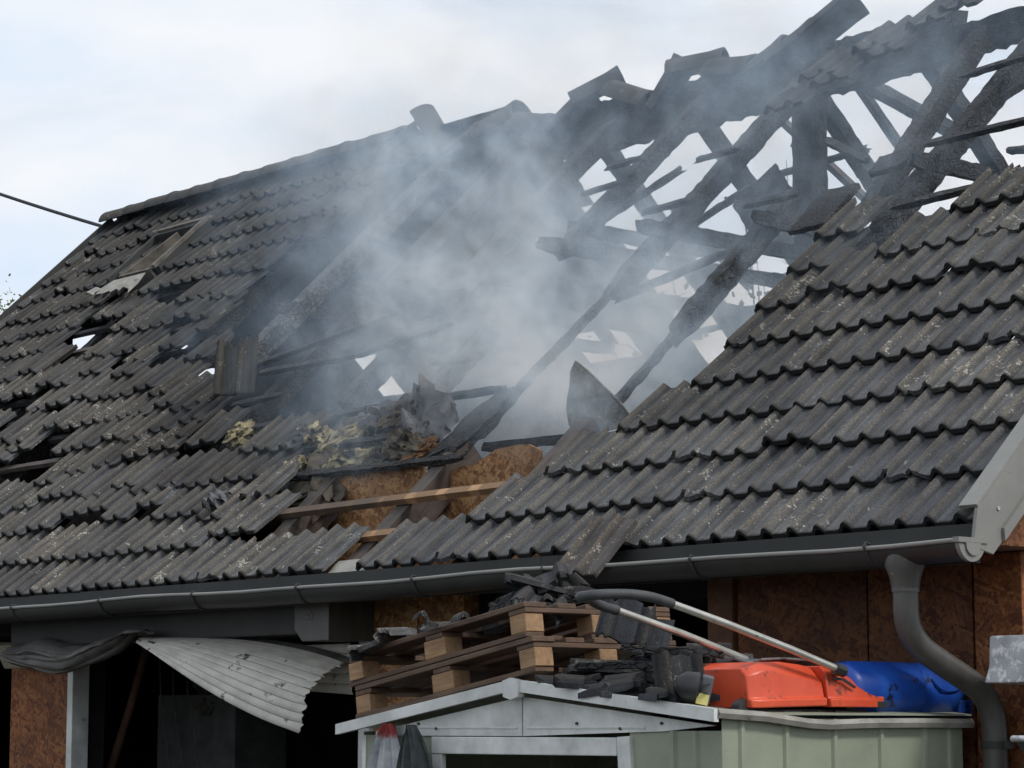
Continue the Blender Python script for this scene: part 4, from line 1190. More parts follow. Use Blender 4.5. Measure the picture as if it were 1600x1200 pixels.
# heap on the upper pallet: local pallet coordinates (x along, y depth)
heap = [(1.0, 0.25, 0.01), (0.9, 0.3, 0.02), (1.05, 0.3, 0.035), (0.95, 0.32, 0.05), (1.1, 0.25, 0.03), (0.8, 0.3, 0.03), (0.99, 0.3, 0.075), (1.06, 0.38, 0.09), (0.9, 0.42, 0.07), (1.12, 0.45, 0.06), (1.0, 0.5, 0.12), (0.75, 0.2, 0.012), (1.08, 0.3, 0.12), (0.98, 0.42, 0.15)]
for i, (a_, b_, c_) in enumerate(heap):
    p = PM2 @ Vector((a_ - 0.1, b_, 0.162 + c_))
    frag(i, p, (fr_.uniform(-0.35, 0.35), fr_.uniform(-0.45, 0.25), fr_.uniform(-2.6, 2.6)), 'charred tile fragment in the heap on the upper pallet below the gutter', 'tile heap on the upper pallet')
for i, (a_, b_) in enumerate(((0.22, 0.02), (0.33, 0.3), (0.5, 0.15), (0.62, 0.04))):
    p = PM2 @ Vector((a_, b_, 0.160))
    frag(i + 4, p, (0.05, (-0.5, 0.1, 0.1, 0.3)[i], (0.5, 2.0, -1.0, 0.9)[i]), ('curled tile fragment standing at the left end of the upper pallet', 'flat tile fragment between the left and middle blocks on the upper pallet', 'tile fragment lying near the middle of the upper pallet', 'tile fragment on the front edge of the upper pallet left of the heap')[i], None, 0.6)
# pile on the right roof slope of the shed
n = 0
for layer in range(5):
    for j in range(7 - layer):
        x = -1.2 + 0.1 * j + 0.05 * layer + fr_.uniform(-0.04, 0.04)
        y = -1.02 + 0.12 * (j % 3) + 0.1 * layer + fr_.uniform(-0.03, 0.03)
        z = roofz(x) + 0.02 + layer * 0.042 + fr_.uniform(0, 0.01) - (0.035 if (j == 0 or j == 6 - layer) and layer else 0)
        frag(n, (x, y, z), (fr_.uniform(-0.12, 0.12), fr_.uniform(-0.15, 0.15) + 0.06, fr_.choice((0, math.pi / 2, 2.4, -0.5)) + fr_.uniform(-0.3, 0.3)), 'charred tile fragment in the pile between pallets and orange mower', 'tile pile beside the mower')
        n += 1
stk = [(PM2 @ Vector((0.72, 0.3, 0.19)), (0.34, 0.12, 0.05), 'short charred stick at the left of the heap on the upper pallet'), (PM2 @ Vector((0.85, 0.12, 0.17)), (0.3, -0.1, 0.03), 'charred stick lying across the front of the heap on the upper pallet'),
       (Vector((-1.15, -1.0, roofz(-1.15) + 0.1)), (0.4, 0.14, 0.0), 'charred batten piece lying on the tile pile next to the shed peak'), (Vector((-0.95, -0.95, roofz(-0.95) + 0.19)), (0.3, 0.22, -0.03), 'charred batten piece on top of the tile pile behind the mower handle'), (Vector((-0.8, -1.04, roofz(-0.8) + 0.05)), (0.26, 0.05, -0.02), 'charred batten piece at the front foot of the tile pile')]
for p_, d_, lb in stk:
    o = beam('charred_stick', p_, p_ + Vector(d_), 0.05, 0.03, CH, None, 0.2)
    tag(o, lb, 'stick')
# whole dark tiles: one propped on the pile against the pallet, one on edge against the mower
M = frame(Vector((-0.98, -0.72, roofz(-1.0) + 0.14)), Vector((0.72, 0.62, 0.2)).normalized(), Vector((-0.35, 0.1, 0.93)).normalized(), Vector((0.55, -0.75, 0.3)).normalized())
M = frame(Vector((-1.02, -0.85, roofz(-1.0) + 0.19)), Vector((0.6, 0.75, -0.25)).normalized(), Vector((0.05, 0.35, 0.9)).normalized(), Vector((0.75, -0.6, 0.2)).normalized())
o = inst('leaning_tile', tile_mesh('leaning_tile', 0, 16, 0.2, 0.03, 0.06, 77), M); o.color = (0.5, 0.52, 0.56, 1)
tag(o, 'dark ribbed tile propped upright on the pile right of the pallet blocks', 'roof tile')
M = frame(Vector((-0.56, -0.95, roofz(-0.55) + 0.015)), Vector((0.35, 0.92, 0.0)).normalized(), Vector((-0.25, 0.08, 0.95)).normalized(), Vector((0.92, -0.35, 0.3)).normalized())
o = inst('leaning_tile', tile_mesh('leaning_tile', 1, 12, 0.2, 0.01, 0.02, 78), M); o.color = (0.33, 0.34, 0.36, 1)
tag(o, 'black tile standing on edge against the orange mower', 'roof tile')
# black motor housing with a yellow sticker
mh = empty('motor_housing', (-0.44, -1.0, roofz(-0.44)))
tag(mh, 'small black plastic motor housing with yellow sticker beside the orange mower', 'motor')
MMh = frame(Vector((-0.45, -1.03, roofz(-0.45) + 0.075)), Vector((0.66, 0.72, -0.22)).normalized(), Vector((-0.7, 0.7, 0.1)).normalized(), Vector((0.2, 0.1, 0.97)).normalized())
b_ = MB()
b_.tube([MMh @ Vector((-0.09, 0, 0)), MMh @ Vector((-0.06, 0, 0)), MMh @ Vector((-0.01, 0, 0)), MMh @ Vector((0.0, 0, 0))], [0.03, 0.055, 0.062, 0.05], 12)
b_.build('motor_body', MT['black_plastic'], mh, 40)
MB().box((0.002, -0.04, -0.05), (0.045, 0.04, 0.055), MMh).build('motor_cover', MT['mower_grey'], mh, bevel=0.006)
MB().box((-0.005, -0.0435, -0.052), (0.04, -0.0405, -0.012), MMh).build('sticker', MT['yellow'], mh)
MB().tube([MMh @ Vector((0.03, -0.045, 0.03)), MMh @ Vector((0.012, -0.06, 0.025)), MMh @ Vector((0.01, -0.06, 0.0)), MMh @ Vector((0.03, -0.045, -0.005))], 0.005, 6).build('hook', MT['black_plastic'], mh)

# ------------------------------------------------------------------ orange mower
mw = empty('lawn_mower', (-0.55, -0.5, roofz(-0.5)))
tag(mw, 'orange lawn mower with bare steel handle lying on the shed roof', 'lawn mower')
def mloft(secs, name, mat, cap=True):
    """sections along y: list of (y, [(x,z)...])"""
    mb = MB(); n = len(secs[0][1])
    V = [(x, y, z) for y, pr in secs for x, z in pr]
    F = [(i * n + j, i * n + (j + 1) % n, (i + 1) * n + (j + 1) % n, (i + 1) * n + j) for i in range(len(secs) - 1) for j in range(n)]
    F += [tuple(range(n))[::-1], tuple((len(secs) - 1) * n + j for j in range(n))]
    mb.add(V, F)
    return mb.build(name, mat, mw, 35, bevel=0.005)
mz = SZR - 0.035
def sec(x0, x1, z0, z1, c=0.03, flange=0.016):
    return [(x0 - flange, z0), (x1 + flange, z0), (x1 + flange, z0 + 0.03), (x1, z0 + 0.035), (x1 - 0.004, z0 + 0.055), (x1 - 0.012, z1 - c), (x1 - c - 0.012, z1), (x0 + c, z1), (x0, z1 - c), (x0, z0 + 0.035), (x0 - flange, z0 + 0.03)]
b0 = mz + 0.055
mloft([(-0.85, sec(-0.74, -0.37, b0, b0 + 0.15)), (-0.81, sec(-0.75, -0.352, b0, b0 + 0.16)), (-0.76, sec(-0.75, -0.35, b0 + 0.002, b0 + 0.175)), (-0.64, sec(-0.75, -0.345, b0 + 0.005, b0 + 0.178, 0.05)), (-0.52, sec(-0.75, -0.345, b0 + 0.008, b0 + 0.17, 0.06)), (-0.455, sec(-0.75, -0.345, b0 + 0.01, b0 + 0.16, 0.06))], 'rear_hood', MT['orange'])
mloft([(-0.445, sec(-0.74, -0.335, b0 + 0.006, b0 + 0.165, 0.03)), (-0.36, sec(-0.74, -0.335, b0 + 0.006, b0 + 0.155, 0.03)), (-0.27, sec(-0.72, -0.335, b0 + 0.006, b0 + 0.12, 0.03)), (-0.2, sec(-0.71, -0.34, b0 + 0.006, b0 + 0.075, 0.02)), (-0.155, sec(-0.70, -0.345, b0 + 0.006, b0 + 0.062, 0.015, 0.01))], 'front_hood', MT['orange'])
MB().prism([(-0.331, -0.42, b0 + 0.12), (-0.331, -0.36, b0 + 0.118), (-0.331, -0.29, b0 + 0.085), (-0.331, -0.30, b0 + 0.078), (-0.331, -0.37, b0 + 0.108), (-0.331, -0.42, b0 + 0.11)], (0.004, 0, 0)).build('hood_groove', MT['black_plastic'], mw)
MB().box((-0.71, -0.17, b0 + 0.01), (-0.345, -0.105, b0 + 0.05)).build('front_grip', MT['orange'], mw, bevel=0.006)
MB().box((-0.36, -0.165, b0 + 0.004), (-0.334, -0.10, b0 + 0.03)).build('grip_cap', MT['black_plastic'], mw, bevel=0.003)
MB().box((-0.73, -0.93, mz + 0.012), (-0.37, -0.18, b0 - 0.002)).build('deck', MT['black_plastic'], mw, bevel=0.008)
for y in (-0.83, -0.62, -0.33):
    MB().box((-0.372, y - 0.05, mz + 0.022), (-0.352, y + 0.05, b0 - 0.008)).build('deck_panel', MT['mower_grey'], mw, bevel=0.006)
for x in (-0.7, -0.4):
    for y in (-0.85, -0.25):
        MB().tube([(x - 0.02, y, mz + 0.045), (x + 0.02, y, mz + 0.045)], 0.045, 16).build('wheel', MT['black_plastic'], mw, 40)
# handle
HA, HB = Vector((-0.32, -0.40, Z0 - 0.605)), Vector((-0.36, -1.258, Z0 - 0.376))
H2, H3 = Vector((-0.72, -0.50, Z0 - 0.56)), Vector((-0.74, -1.18, Z0 - 0.385))
MB().tube([HA, HA.lerp(HB, 0.3) + Vector((0, 0, 0.006)), HA.lerp(HB, 0.7) + Vector((0, 0, 0.006)), HB], 0.0145, 12).build('handle_tube', MT['steel'], mw, 50)
MB().tube([H2, H2.lerp(H3, 0.5) + Vector((0, 0, 0.006)), H3], 0.0145, 12).build('handle_tube', MT['steel'], mw, 50)
gp = [HB, HB + Vector((-0.0, -0.10, 0.022)), HB + Vector((-0.01, -0.2, 0.03)), HB + Vector((-0.06, -0.30, 0.028)), HB + Vector((-0.16, -0.335, 0.02)), (H3 + Vector((0.1, -0.23, 0.035))), (H3 + Vector((0.03, -0.16, 0.03))), (H3 + Vector((0.0, -0.08, 0.014))), H3]
sm = []
for i in range(len(gp) - 1):
    for k in range(4):
        sm.append(gp[i].lerp(gp[i + 1], k / 4))
sm.append(gp[-1])
for _ in range(3):
    sm = [sm[0]] + [(sm[i - 1] + sm[i] * 2 + sm[i + 1]) / 4 for i in range(1, len(sm) - 1)] + [sm[-1]]
MB().tube(sm, 0.019, 12).build('foam_grip', MT['foam'], mw, 50)
d_ = (HA - HB).normalized()
MB().tube([HA - d_ * 0.02, HA + d_ * 0.03], 0.024, 8).build('handle_knob', MT['black_plastic'], mw, 40)
# dark scrap lying on the mower
MB().sheet([[(-0.72 + 0.05 * j, -0.62 + 0.13 * i, b0 + 0.185 + 0.012 * math.sin(j * 1.7 + i)) for j in range(5)] for i in range(4)], 0.008).build('scrap_sheet', MT['foil'], None, 40)
tag(bpy.data.objects['scrap_sheet'], 'thin dark scrap sheet lying on top of the orange mower', 'scrap sheet')

# ------------------------------------------------------------------ blue barrel
br = empty('blue_drum', (-0.45, 0.1, SZR))
tag(br, 'dented blue plastic drum lying on the shed roof behind the mower', 'drum')
bc, n_ = Vector((-0.46, 0, SZR + 0.098)), 28
V, F = [], []
ysr = [(-0.27, 0.085), (-0.255, 0.108), (-0.22, 0.117), (-0.1, 0.118), (0.05, 0.119), (0.14, 0.118), (0.165, 0.112), (0.18, 0.117), (0.3, 0.118), (0.37, 0.112), (0.42, 0.093), (0.44, 0.07)]
for y, r_ in ysr:
    for j in range(n_):
        t = 2 * math.pi * j / n_
        k = 1.0
        dx_ = math.cos(t)
        if 0.16 < y < 0.43 and dx_ > 0.2:
            k -= 0.22 * max(0, 1 - ((y - 0.3) / 0.11) ** 2) * max(0, 1 - ((t - 0.5) / 0.75) ** 2 if t < math.pi else 0)
        V.append((bc.x + r_ * k * dx_, y, bc.z + r_ * k * math.sin(t) * 0.95))
F = [(i * n_ + j, i * n_ + (j + 1) % n_, (i + 1) * n_ + (j + 1) % n_, (i + 1) * n_ + j) for i in range(len(ysr) - 1) for j in range(n_)]
F += [tuple(range(n_))[::-1], tuple((len(ysr) - 1) * n_ + j for j in range(n_))]
MB().add(V, F).build('drum_body', MT['blue'], br, 60)
MB().tube([(bc.x + 0.03, 0.44, bc.z + 0.01), (bc.x + 0.03, 0.47, bc.z + 0.01)], 0.03, 14).build('bung', MT['blue'], br, 40)
pts = [(bc.x + 0.117 * math.cos(0.5 + 0.55 * math.cos(t)) + 0.001, 0.29 + 0.1 * math.sin(t), bc.z + 0.112 * math.sin(0.5 + 0.55 * math.cos(t))) for t in [math.pi * (0.55 + 0.9 * i / 14) for i in range(15)]]
MB().tube(pts, 0.005, 8).build('dent_rim', MT['blue'], br, 50)
MB().box((bc.x + 0.04, 0.38, SZR - 0.01), (bc.x + 0.1, 0.46, SZR + 0.06)).build('drum_lug', MT['blue'], br, bevel=0.01)

# ------------------------------------------------------------------ hanging cloths on the shed front
def cloth(name, xt, wt, wb, z0, z1, y, mat, seed, label, lean=0.0):
    r = random.Random(seed)
    rows = []
    ph = r.uniform(0, 6)
    for i in range(15):
        t = i / 14
        w = wt + (wb - wt) * t ** 0.75
        row = []
        for j in range(17):
            u = j / 16 - 0.5
            fold = 0.028 * t ** 0.6 * math.sin(u * 17 + ph + 1.5 * t) + 0.012 * math.sin(u * 31 + 2 * ph)
            row.append((xt + u * w + lean * t, y - 0.035 + fold - 0.05 * math.cos(u * math.pi) * (0.4 + 0.6 * t), z0 + (z1 - z0) * t + 0.02 * math.sin(u * 9 + ph) * t))
        rows.append(row)
    return tag(MB().sheet(rows, 0.004).build(name, mat, smooth=70), label, 'cloth')
cloth('hanging_cloth', -2.25, 0.06, 0.56, gz + 0.05, gz - 0.55, SY0 - 0.02, MT['cloth_white'], 5, 'whitish cloth with red top hanging at the left of the shed front', -0.06)
cloth('hanging_cloth', -2.04, 0.05, 0.58, gz + 0.045, gz - 0.6, SY0 - 0.06, MT['cloth_dark'], 8, 'dark grey cloth hanging beside the shed door', 0.1)

# ------------------------------------------------------------------ galvanised tub and wheelbarrow tray at the right edge
st = empty('galvanised_trough', (0.05, 0.3, Z0 - 0.75))
tag(st, 'galvanised metal trough at the right edge beside the downpipe', 'trough')
gy, gzz = 0.3, Z0 - 0.5
prof = [(-0.17, 0.03), (-0.18, -0.09), (-0.21, -0.155), (0.5, -0.17), (0.52, -0.06), (0.5, 0.02)]
mbt = MB()
mbt.prism([(-0.02, 0.32 + y, gzz + z) for y, z in prof], (0.3, 0, 0.0))
mbt.build('trough_body', MT['galv'], st, bevel=0.008)
MB().tube([(0.285, 0.15, gzz - 0.158), (0.29, 0.4, gzz - 0.17), (0.29, 0.82, gzz - 0.182)], 0.011, 8).build('trough_rim', MT['galv'], st, 50)
MB().prism([(0.281, 0.2, gzz - 0.06), (0.281, 0.82, gzz - 0.07), (0.281, 0.82, gzz - 0.058), (0.281, 0.2, gzz - 0.048)], (0.006, 0, 0)).build('trough_bead', MT['galv'], st)
rk_ = empty('timber_rack', (0.1, 0.6, 0)); tag(rk_, 'plain dark timber rack under the galvanised trough', 'rack')
for x in (0.03, 0.22):
    for y in (0.42, 0.78):
        MB().box((x - 0.02, y - 0.02, 0), (x + 0.02, y + 0.02, gzz - 0.22)).build('rack_leg', MT['post'], rk_)
MB().box((0.0, 0.4, gzz - 0.22), (0.26, 0.82, gzz - 0.195)).build('rack_shelf', MT['post'], rk_)
wbw = empty('wheelbarrow', (0.45, 0.2, 0)); tag(wbw, 'dark steel wheelbarrow tray at the lower right corner', 'wheelbarrow')
tz = Z0 - 0.87
top = [(0.2, 0.0), (0.75, 0.05), (0.85, 0.8), (0.15, 0.8)]; bot = [(0.32, 0.18), (0.65, 0.2), (0.68, 0.6), (0.28, 0.6)]
V = [(x, y, tz) for x, y in top] + [(x, y, tz - 0.26) for x, y in bot]
t_ = MB().add(V, [(0, 1, 5, 4), (1, 2, 6, 5), (2, 3, 7, 6), (3, 0, 4, 7), (4, 5, 6, 7)])
tr_o = t_.build('tray', MT['dark_steel'], wbw)
so = tr_o.modifiers.new('solid', 'SOLIDIFY'); so.thickness = 0.006
MB().tube([(x, y, tz) for x, y in top + [top[0]]], 0.012, 8).build('tray_rim', MT['galv'], wbw, 50)
MB().tube([(0.3, 0.9, tz - 0.05), (0.36, 0.3, tz - 0.3), (0.46, -0.35, tz - 0.75)], 0.016, 8).build('barrow_frame', MT['dark_steel'], wbw, 50)
MB().tube([(0.7, 0.9, tz - 0.05), (0.62, 0.3, tz - 0.3), (0.52, -0.35, tz - 0.75)], 0.016, 8).build('barrow_frame', MT['dark_steel'], wbw, 50)
MB().tube([(0.45, -0.35, tz - 0.75), (0.53, -0.35, tz - 0.75)], 0.19, 20).build('barrow_wheel', MT['black_plastic'], wbw, 40)
for x in (0.34, 0.64):
    MB().tube([(x, 0.5, tz - 0.26), (x, 0.6, 0.01)], 0.016, 8).build('barrow_leg', MT['dark_steel'], wbw, 50)
tag(MB().tube([(0.0, 0.2, Z0 - 1.3), (0.02, 0.38, Z0 - 0.78), (0.0, 0.43, Z0 - 0.6)], 0.008, 6).build('thin_rod', MT['dark_steel'], smooth=50), 'thin dark rod leaning on the wall right of the downpipe', 'rod')

# ------------------------------------------------------------------ burnt insulation and membrane in the hole
def clump(c, r3, mat, seed, label, cat='insulation'):
    bm = bmesh.new()
    bmesh.ops.create_icosphere(bm, subdivisions=4, radius=1.0)
    for v in bm.verts:
        n_ = mnoise.fractal(v.co * 2.2 + Vector((seed * 3.7, 0, 0)), 0.9, 2.1, 5)
        n2_ = mnoise.noise(v.co * 8 + Vector((0, seed, 0)))
        v.co *= 1 + 0.45 * n_ + 0.15 * n2_
        v.co = Vector((v.co.x * r3[0], v.co.y * r3[1], v.co.z * r3[2]))
    me = bpy.data.meshes.new('insulation_clump'); bm.to_mesh(me); bm.free()
    me.materials.append(mat)
    o = inst('insulation_clump', me, frame(Vector(c), FX, FY, FZ) @ Matrix.Rotation(seed * 1.3, 4, 'Z'))
    return tag(o, label, cat)
clump(Fp(-6.75, 1.55, -0.08), (0.10, 0.08, 0.06), MT['insul'], 1, 'small bright yellow wool tuft between tiles at the left of the hole')
clump(Fp(-5.85, 1.42, -0.11), (0.22, 0.1, 0.08), MT['insul'], 2, 'yellow mineral wool tuft on the upper row of the burnt gap')
clump(Fp(-5.45, 1.36, -0.11), (0.2, 0.08, 0.07), MT['insul'], 3, 'yellow brown wool tuft right of the largest tuft in the gap')
clump(Fp(-5.75, 1.12, -0.12), (0.09, 0.09, 0.07), MT['insul'], 4, 'scorched wool tuft at the lower left of the gap beside tiles')
clump(Fp(-5.25, 1.15, -0.13), (0.22, 0.07, 0.07), MT['insul'], 5, 'long pale wool tuft above the strand board')
clump(Fp(-5.1, 1.52, -0.09), (0.16, 0.09, 0.07), MT['insul_dark'], 6, 'dark scorched wool knot in the middle of the gap')
clump(Fp(-4.75, 1.18, -0.1), (0.2, 0.11, 0.09), MT['insul_dark'], 7, 'black bundled wool roll above the strand board')
clump(Fp(-4.58, 1.13, -0.12), (0.12, 0.09, 0.05), MT['ember'], 8, 'orange scorched board scrap beside the black wool roll', 'board scrap')
clump(Fp(-5.55, 1.22, -0.17), (0.6, 0.16, 0.08), MT['insul_dark'], 9, 'wide black layer of burnt insulation across the gap')
clump(Fp(-5.6, 0.92, -0.2), (0.4, 0.12, 0.08), MT['insul_dark'], 10, 'black burnt insulation under the lowest charred batten')
def membrane(c, ex, ey, w, h, seed, label):
    r = random.Random(seed)
    ex, ey = Vector(ex).normalized(), Vector(ey).normalized(); ez = ex.cross(ey)
    rows = []
    for i in range(9):
        row = []
        for j in range(9):
            u, v = j / 8 - 0.5, i / 8 - 0.5
            e = 0.12 * (abs(u) > 0.4 or abs(v) > 0.4)
            row.append(Vector(c) + ex * (u + r.uniform(-e, e)) * w + ey * (v + r.uniform(-e, e)) * h + ez * 0.09 * mnoise.noise(Vector((u * 5, v * 5, seed))))
        rows.append(row)
    return tag(MB().sheet(rows, 0.003).build('burnt_membrane', MT['foil'], smooth=50), label, 'membrane')
membrane(Fp(-5.3, 1.5, -0.06), (1, 0.2, 0), (0, 0.6, 0.8), 0.26, 0.16, 2, 'grey burnt membrane flap in the middle of the gap')
membrane(Fp(-4.6, 1.32, -0.03), (0.8, 0.2, -0.6), (0.1, 0.3, 0.95), 0.34, 0.34, 5, 'torn grey membrane hanging at the right of the gap above the board')
membrane(Fp(-5.85, 1.3, -0.03), (0.5, 0.2, 0.6), (-0.3, 0.5, 0.5), 0.2, 0.12, 6, 'crumpled grey foil strip at the left tile edge')
membrane(Fp(-6.0, 0.72, 0.03), (1, 0.0, 0.0), tuple(FY), 0.16, 0.13, 9, 'crumpled black foil lying on the lower left tiles')

o = clump((-7.4, 1.5, Z0 - 0.58), (0.3, 0.16, 0.07), MT['insul_dark'], 14, 'black burnt bundle lying on top of the cabinet in the garage', 'bundle')
o.name = 'burnt_bundle'
# standing tile shard at the top of the right slope
sh_o = [(-3.487, 0.83), (-3.475, 0.9), (-3.45, 0.95), (-3.44, 1.03), (-3.395, 1.082), (-3.3, 1.02), (-3.213, 0.937), (-3.12, 0.84), (-3.05, 0.73), (-3.2, 0.69), (-3.387, 0.66), (-3.46, 0.75)]
o = MB().prism([(x_, 1.0 + 0.25 * (x_ + 3.3) + 0.3 * (x_ + 3.25) ** 2 * 4, Z0 + z_) for x_, z_ in sh_o], (-0.006, 0.018, 0)).build('standing_shard', MT['tile_plain'])
o.color = (1.9, 1.85, 1.7, 1)
tag(o, 'pointed grey tile shard standing upright at the top of the right slope', 'tile shard')

# ------------------------------------------------------------------ overhead cable
cp = []
A_, B_ = Vector((-12.95, 4.0, Z0 + 3.62)), Vector((-21.0, 3.6, Z0 + 6.55))
for i in range(17):
    t = i / 16
    cp.append(A_.lerp(B_, t) - Vector((0, 0, 0.25 * 4 * t * (1 - t) * 0.4)))
tag(MB().tube(cp, 0.016, 8).build('overhead_cable', MT['cable'], smooth=60), 'black overhead cable running from the left gable peak into the sky', 'cable')
up_ = MB().tube([(-21.0, 3.6, 0), (-21.0, 3.6, Z0 + 6.8)], [0.14, 0.09], 12).build('utility_pole', MT['rafter'], smooth=50)
tag(up_, 'wooden utility pole left of the picture holding the overhead cable', 'utility pole')

# ------------------------------------------------------------------ trees
def tree(name, base, h, crown_c, crown_r, nleaf, mat, label, seed, leaf=0.12, stems=1, cat='tree', group=None):
    r = random.Random(seed)
    t = empty(name, base); tag(t, label, cat, group)
    b = Vector(base)
    limbs = []
    tb = MB()
    for s in range(stems):
        off = Vector((r.uniform(-1, 1), r.uniform(-1, 1), 0)) * (0.5 if stems > 1 else 0)
        top = b + Vector((off.x * 2, off.y * 2, h * r.uniform(0.75, 1.0)))
        pts = [b + off * 0.3, b + off + Vector((0, 0, h * 0.3)), b + off * 1.4 + Vector((r.uniform(-.2, .2), r.uniform(-.2, .2), h * 0.6)), top]
        w = 0.16 if stems == 1 else 0.025
        tb.tube(pts, [w, w * 0.75, w * 0.5, w * 0.12], 7)
        for k in range(26 if stems == 1 else 6):
            q0 = pts[1].lerp(top, r.uniform(0.0, 0.9))
            dr = Vector((r.uniform(-1, 1), r.uniform(-1, 1), r.uniform(0.2, 0.9))).normalized()
            ln = r.uniform(0.5, 1.0) * (crown_r[0] if stems == 1 else 0.5)
            q1 = q0 + dr * ln
            tb.tube([q0, q0.lerp(q1, 0.5) + Vector((0, 0, 0.05)), q1], [w * 0.35, w * 0.22, w * 0.06], 5)
            limbs += [q0.lerp(q1, 0.5), q1, q0.lerp(q1, 0.8)]
        limbs += [top, pts[2].lerp(top, 0.5)]
    tb.build('trunk', MT['bark'], t, 50)
    lv = MB()
    if stems == 1:
        limbs = []
        for _ in range(120):
            d = Vector((r.gauss(0, 1), r.gauss(0, 1), r.gauss(0, 1))).normalized() * r.uniform(0.55, 1.0)
            limbs.append(Vector(crown_c) + Vector([d[k] * crown_r[k] for k in range(3)]))
    for i in range(nleaf):
        c = r.choice(limbs) if r.random() < 2 or stems > 1 else Vector(crown_c) + Vector([r.gauss(0, 0.45) * crown_r[k] for k in range(3)])
        c = c + Vector([r.gauss(0, 0.17 if stems == 1 else 0.1) for _ in range(3)])
        d = Vector((r.uniform(-1, 1), r.uniform(-1, 1), r.uniform(-1, 0.6))).normalized()
        e = d.orthogonal().normalized(); e.rotate(Matrix.Rotation(r.uniform(0, 6.3), 3, d))
        L_ = leaf * r.uniform(0.6, 1.3); wd = L_ * 0.32
        lv.add([c, c + d * L_ * 0.5 + e * wd, c + d * L_, c + d * L_ * 0.5 - e * wd], [(0, 1, 2, 3)])
    lv.build('crown', mat, t)
tree('garden_tree', (-20.9, 6.35, 0), 6.3, (-20.9, 6.35, 5.6), (1.25, 1.25, 1.3), 16000, MT['leaf'], 'leafy green tree rising behind the left verge of the roof', 3, 0.055)
tree('tall_shrub', (-10.1, 9.4, 0), 6.9, (-10, 9.4, 5), (0.6, 0.6, 1), 420, MT['leaf_dry'], 'slender leafy shrub seen through the burnt rafters left of the ridge post', 5, 0.09, 9, 'shrub')
tree('tall_shrub', (-9.6, 9.6, 0), 6.9, (-9, 9.6, 5), (0.6, 0.6, 1), 420, MT['leaf_dry'], 'slender leafy shrub seen through the burnt rafters at the foot of the ridge post', 8, 0.09, 9, 'shrub')
tree('tall_shrub', (-9.0, 10.6, 0), 7.0, (-8, 10.6, 5), (0.6, 0.6, 1), 420, MT['leaf_dry'], 'slender leafy shrub seen between the rafters right of the ridge post', 12, 0.09, 9, 'shrub')

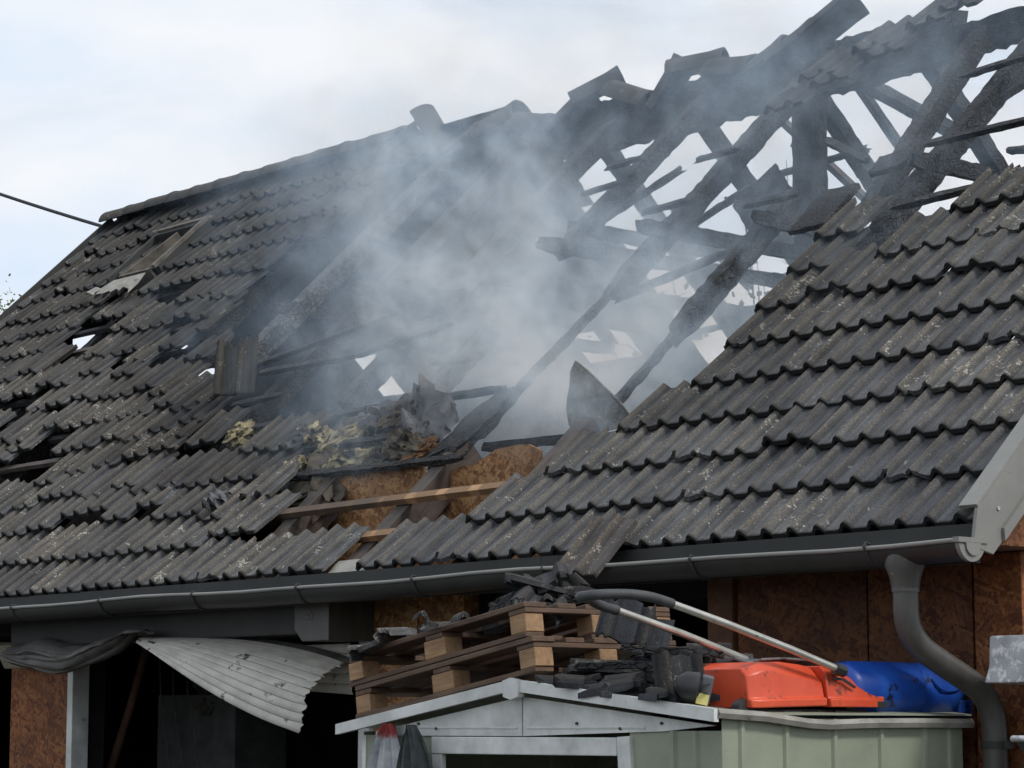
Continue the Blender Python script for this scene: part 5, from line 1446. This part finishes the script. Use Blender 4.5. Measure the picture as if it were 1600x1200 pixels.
# ------------------------------------------------------------------ smoke
def smoke():
    lo, hi = Vector((-9.6, 0.2, Z0 - 0.0)), Vector((-0.9, 5.6, Z0 + 4.3))
    mb = MB().box(lo, hi)
    m = bpy.data.materials.new('smoke'); m.use_nodes = True
    t = m.node_tree; t.nodes.clear()
    N = t.nodes.new; Lk = t.links.new
    out_ = N('ShaderNodeOutputMaterial'); pv = N('ShaderNodeVolumePrincipled')
    pv.inputs['Color'].default_value = (0.64, 0.81, 1.0, 1)
    pv.inputs['Absorption Color'].default_value = (1, 1, 1, 1)
    pv.inputs['Anisotropy'].default_value = 0.1
    geo = N('ShaderNodeNewGeometry')
    def M2(op, a, b=None):
        n = N('ShaderNodeMath'); n.operation = op
        for i, v in enumerate((a, b)):
            if v is None: continue
            if hasattr(v, 'links'): Lk(v, n.inputs[i])
            else: n.inputs[i].default_value = v
        return n.outputs[0]
    def V2(op, a, b):
        n = N('ShaderNodeVectorMath'); n.operation = op
        for i, v in enumerate((a, b)):
            if hasattr(v, 'links'): Lk(v, n.inputs[i])
            else: n.inputs[i].default_value = v
        return n
    pos = geo.outputs['Position']
    nz = N('ShaderNodeTexNoise'); nz.inputs['Scale'].default_value = 1.5; nz.inputs['Detail'].default_value = 6; nz.inputs['Roughness'].default_value = 0.68; nz.inputs['Distortion'].default_value = 0.6
    Lk(pos, nz.inputs['Vector'])
    # (centre, radii, strength)
    blobs = [((-5.0, 1.9, Z0 + 1.2), (0.85, 0.85, 0.75), 2.0),
             ((-5.25, 2.1, Z0 + 1.95), (0.75, 0.8, 0.85), 1.5),
             ((-4.3, 1.9, Z0 + 1.05), (0.9, 0.7, 0.5), 1.9),
             ((-5.75, 2.3, Z0 + 2.7), (0.7, 0.8, 0.65), 0.45),
             ((-6.9, 2.6, Z0 + 3.0), (1.0, 0.8, 0.6), 0.2),
             ((-5.2, 3.0, Z0 + 2.6), (2.6, 1.7, 1.4), 0.2),
             ((-3.2, 3.2, Z0 + 2.6), (2.4, 1.6, 1.3), 0.17),
             ((-3.0, 1.85, Z0 + 1.5), (0.8, 0.35, 0.5), 0.8),
             ((-2.35, 2.1, Z0 + 1.9), (0.4, 0.3, 0.4), 0.9),
             ((-7.0, 2.4, Z0 + 2.0), (1.1, 1.0, 0.9), 0.2),
             ((-3.75, 1.8, Z0 + 1.3), (0.6, 0.5, 0.5), 1.2),
             ((-3.3, 0.95, Z0 + 0.98), (0.5, 0.32, 0.3), 2.8),
             ((-4.3, 1.15, Z0 + 1.3), (0.5, 0.35, 0.32), 2.6),
             ((-4.25, 1.65, Z0 + 1.68), (0.4, 0.35, 0.3), 1.8),
             ((-3.3, 1.2, Z0 + 1.28), (0.36, 0.3, 0.28), 1.8)]
    tot = None
    for c, r_, k in blobs:
        v = V2('SUBTRACT', pos, c).outputs[0]
        v = V2('DIVIDE', v, r_).outputs[0]
        d = V2('DOT_PRODUCT', v, v).outputs['Value']
        e = M2('MULTIPLY', M2('EXPONENT', M2('MULTIPLY', d, -1.1)), k)
        tot = e if tot is None else M2('ADD', tot, e)
    nn = M2('MULTIPLY', M2('MAXIMUM', M2('SUBTRACT', nz.outputs['Fac'], 0.4), 0.0), 6.6)
    nn = M2('MULTIPLY', nn, nn)
    nz2 = N('ShaderNodeTexNoise'); nz2.inputs['Scale'].default_value = 4.6; nz2.inputs['Detail'].default_value = 3; nz2.inputs['Roughness'].default_value = 0.6; nz2.inputs['Distortion'].default_value = 1.2
    Lk(pos, nz2.inputs['Vector'])
    nn = M2('MULTIPLY', nn, M2('MULTIPLY', M2('MAXIMUM', M2('SUBTRACT', nz2.outputs['Fac'], 0.28), 0.0), 4.6))
    dens = M2('MULTIPLY', tot, nn)
    dens = M2('MAXIMUM', M2('SUBTRACT', dens, 0.01), 0.0)
    Lk(dens, pv.inputs['Density'])
    Lk(pv.outputs[0], out_.inputs['Volume'])
    o = mb.build('smoke', m)
    tag(o, 'pale blue smoke drifting out of the burnt roof opening', 'smoke', kind='stuff')
smoke()
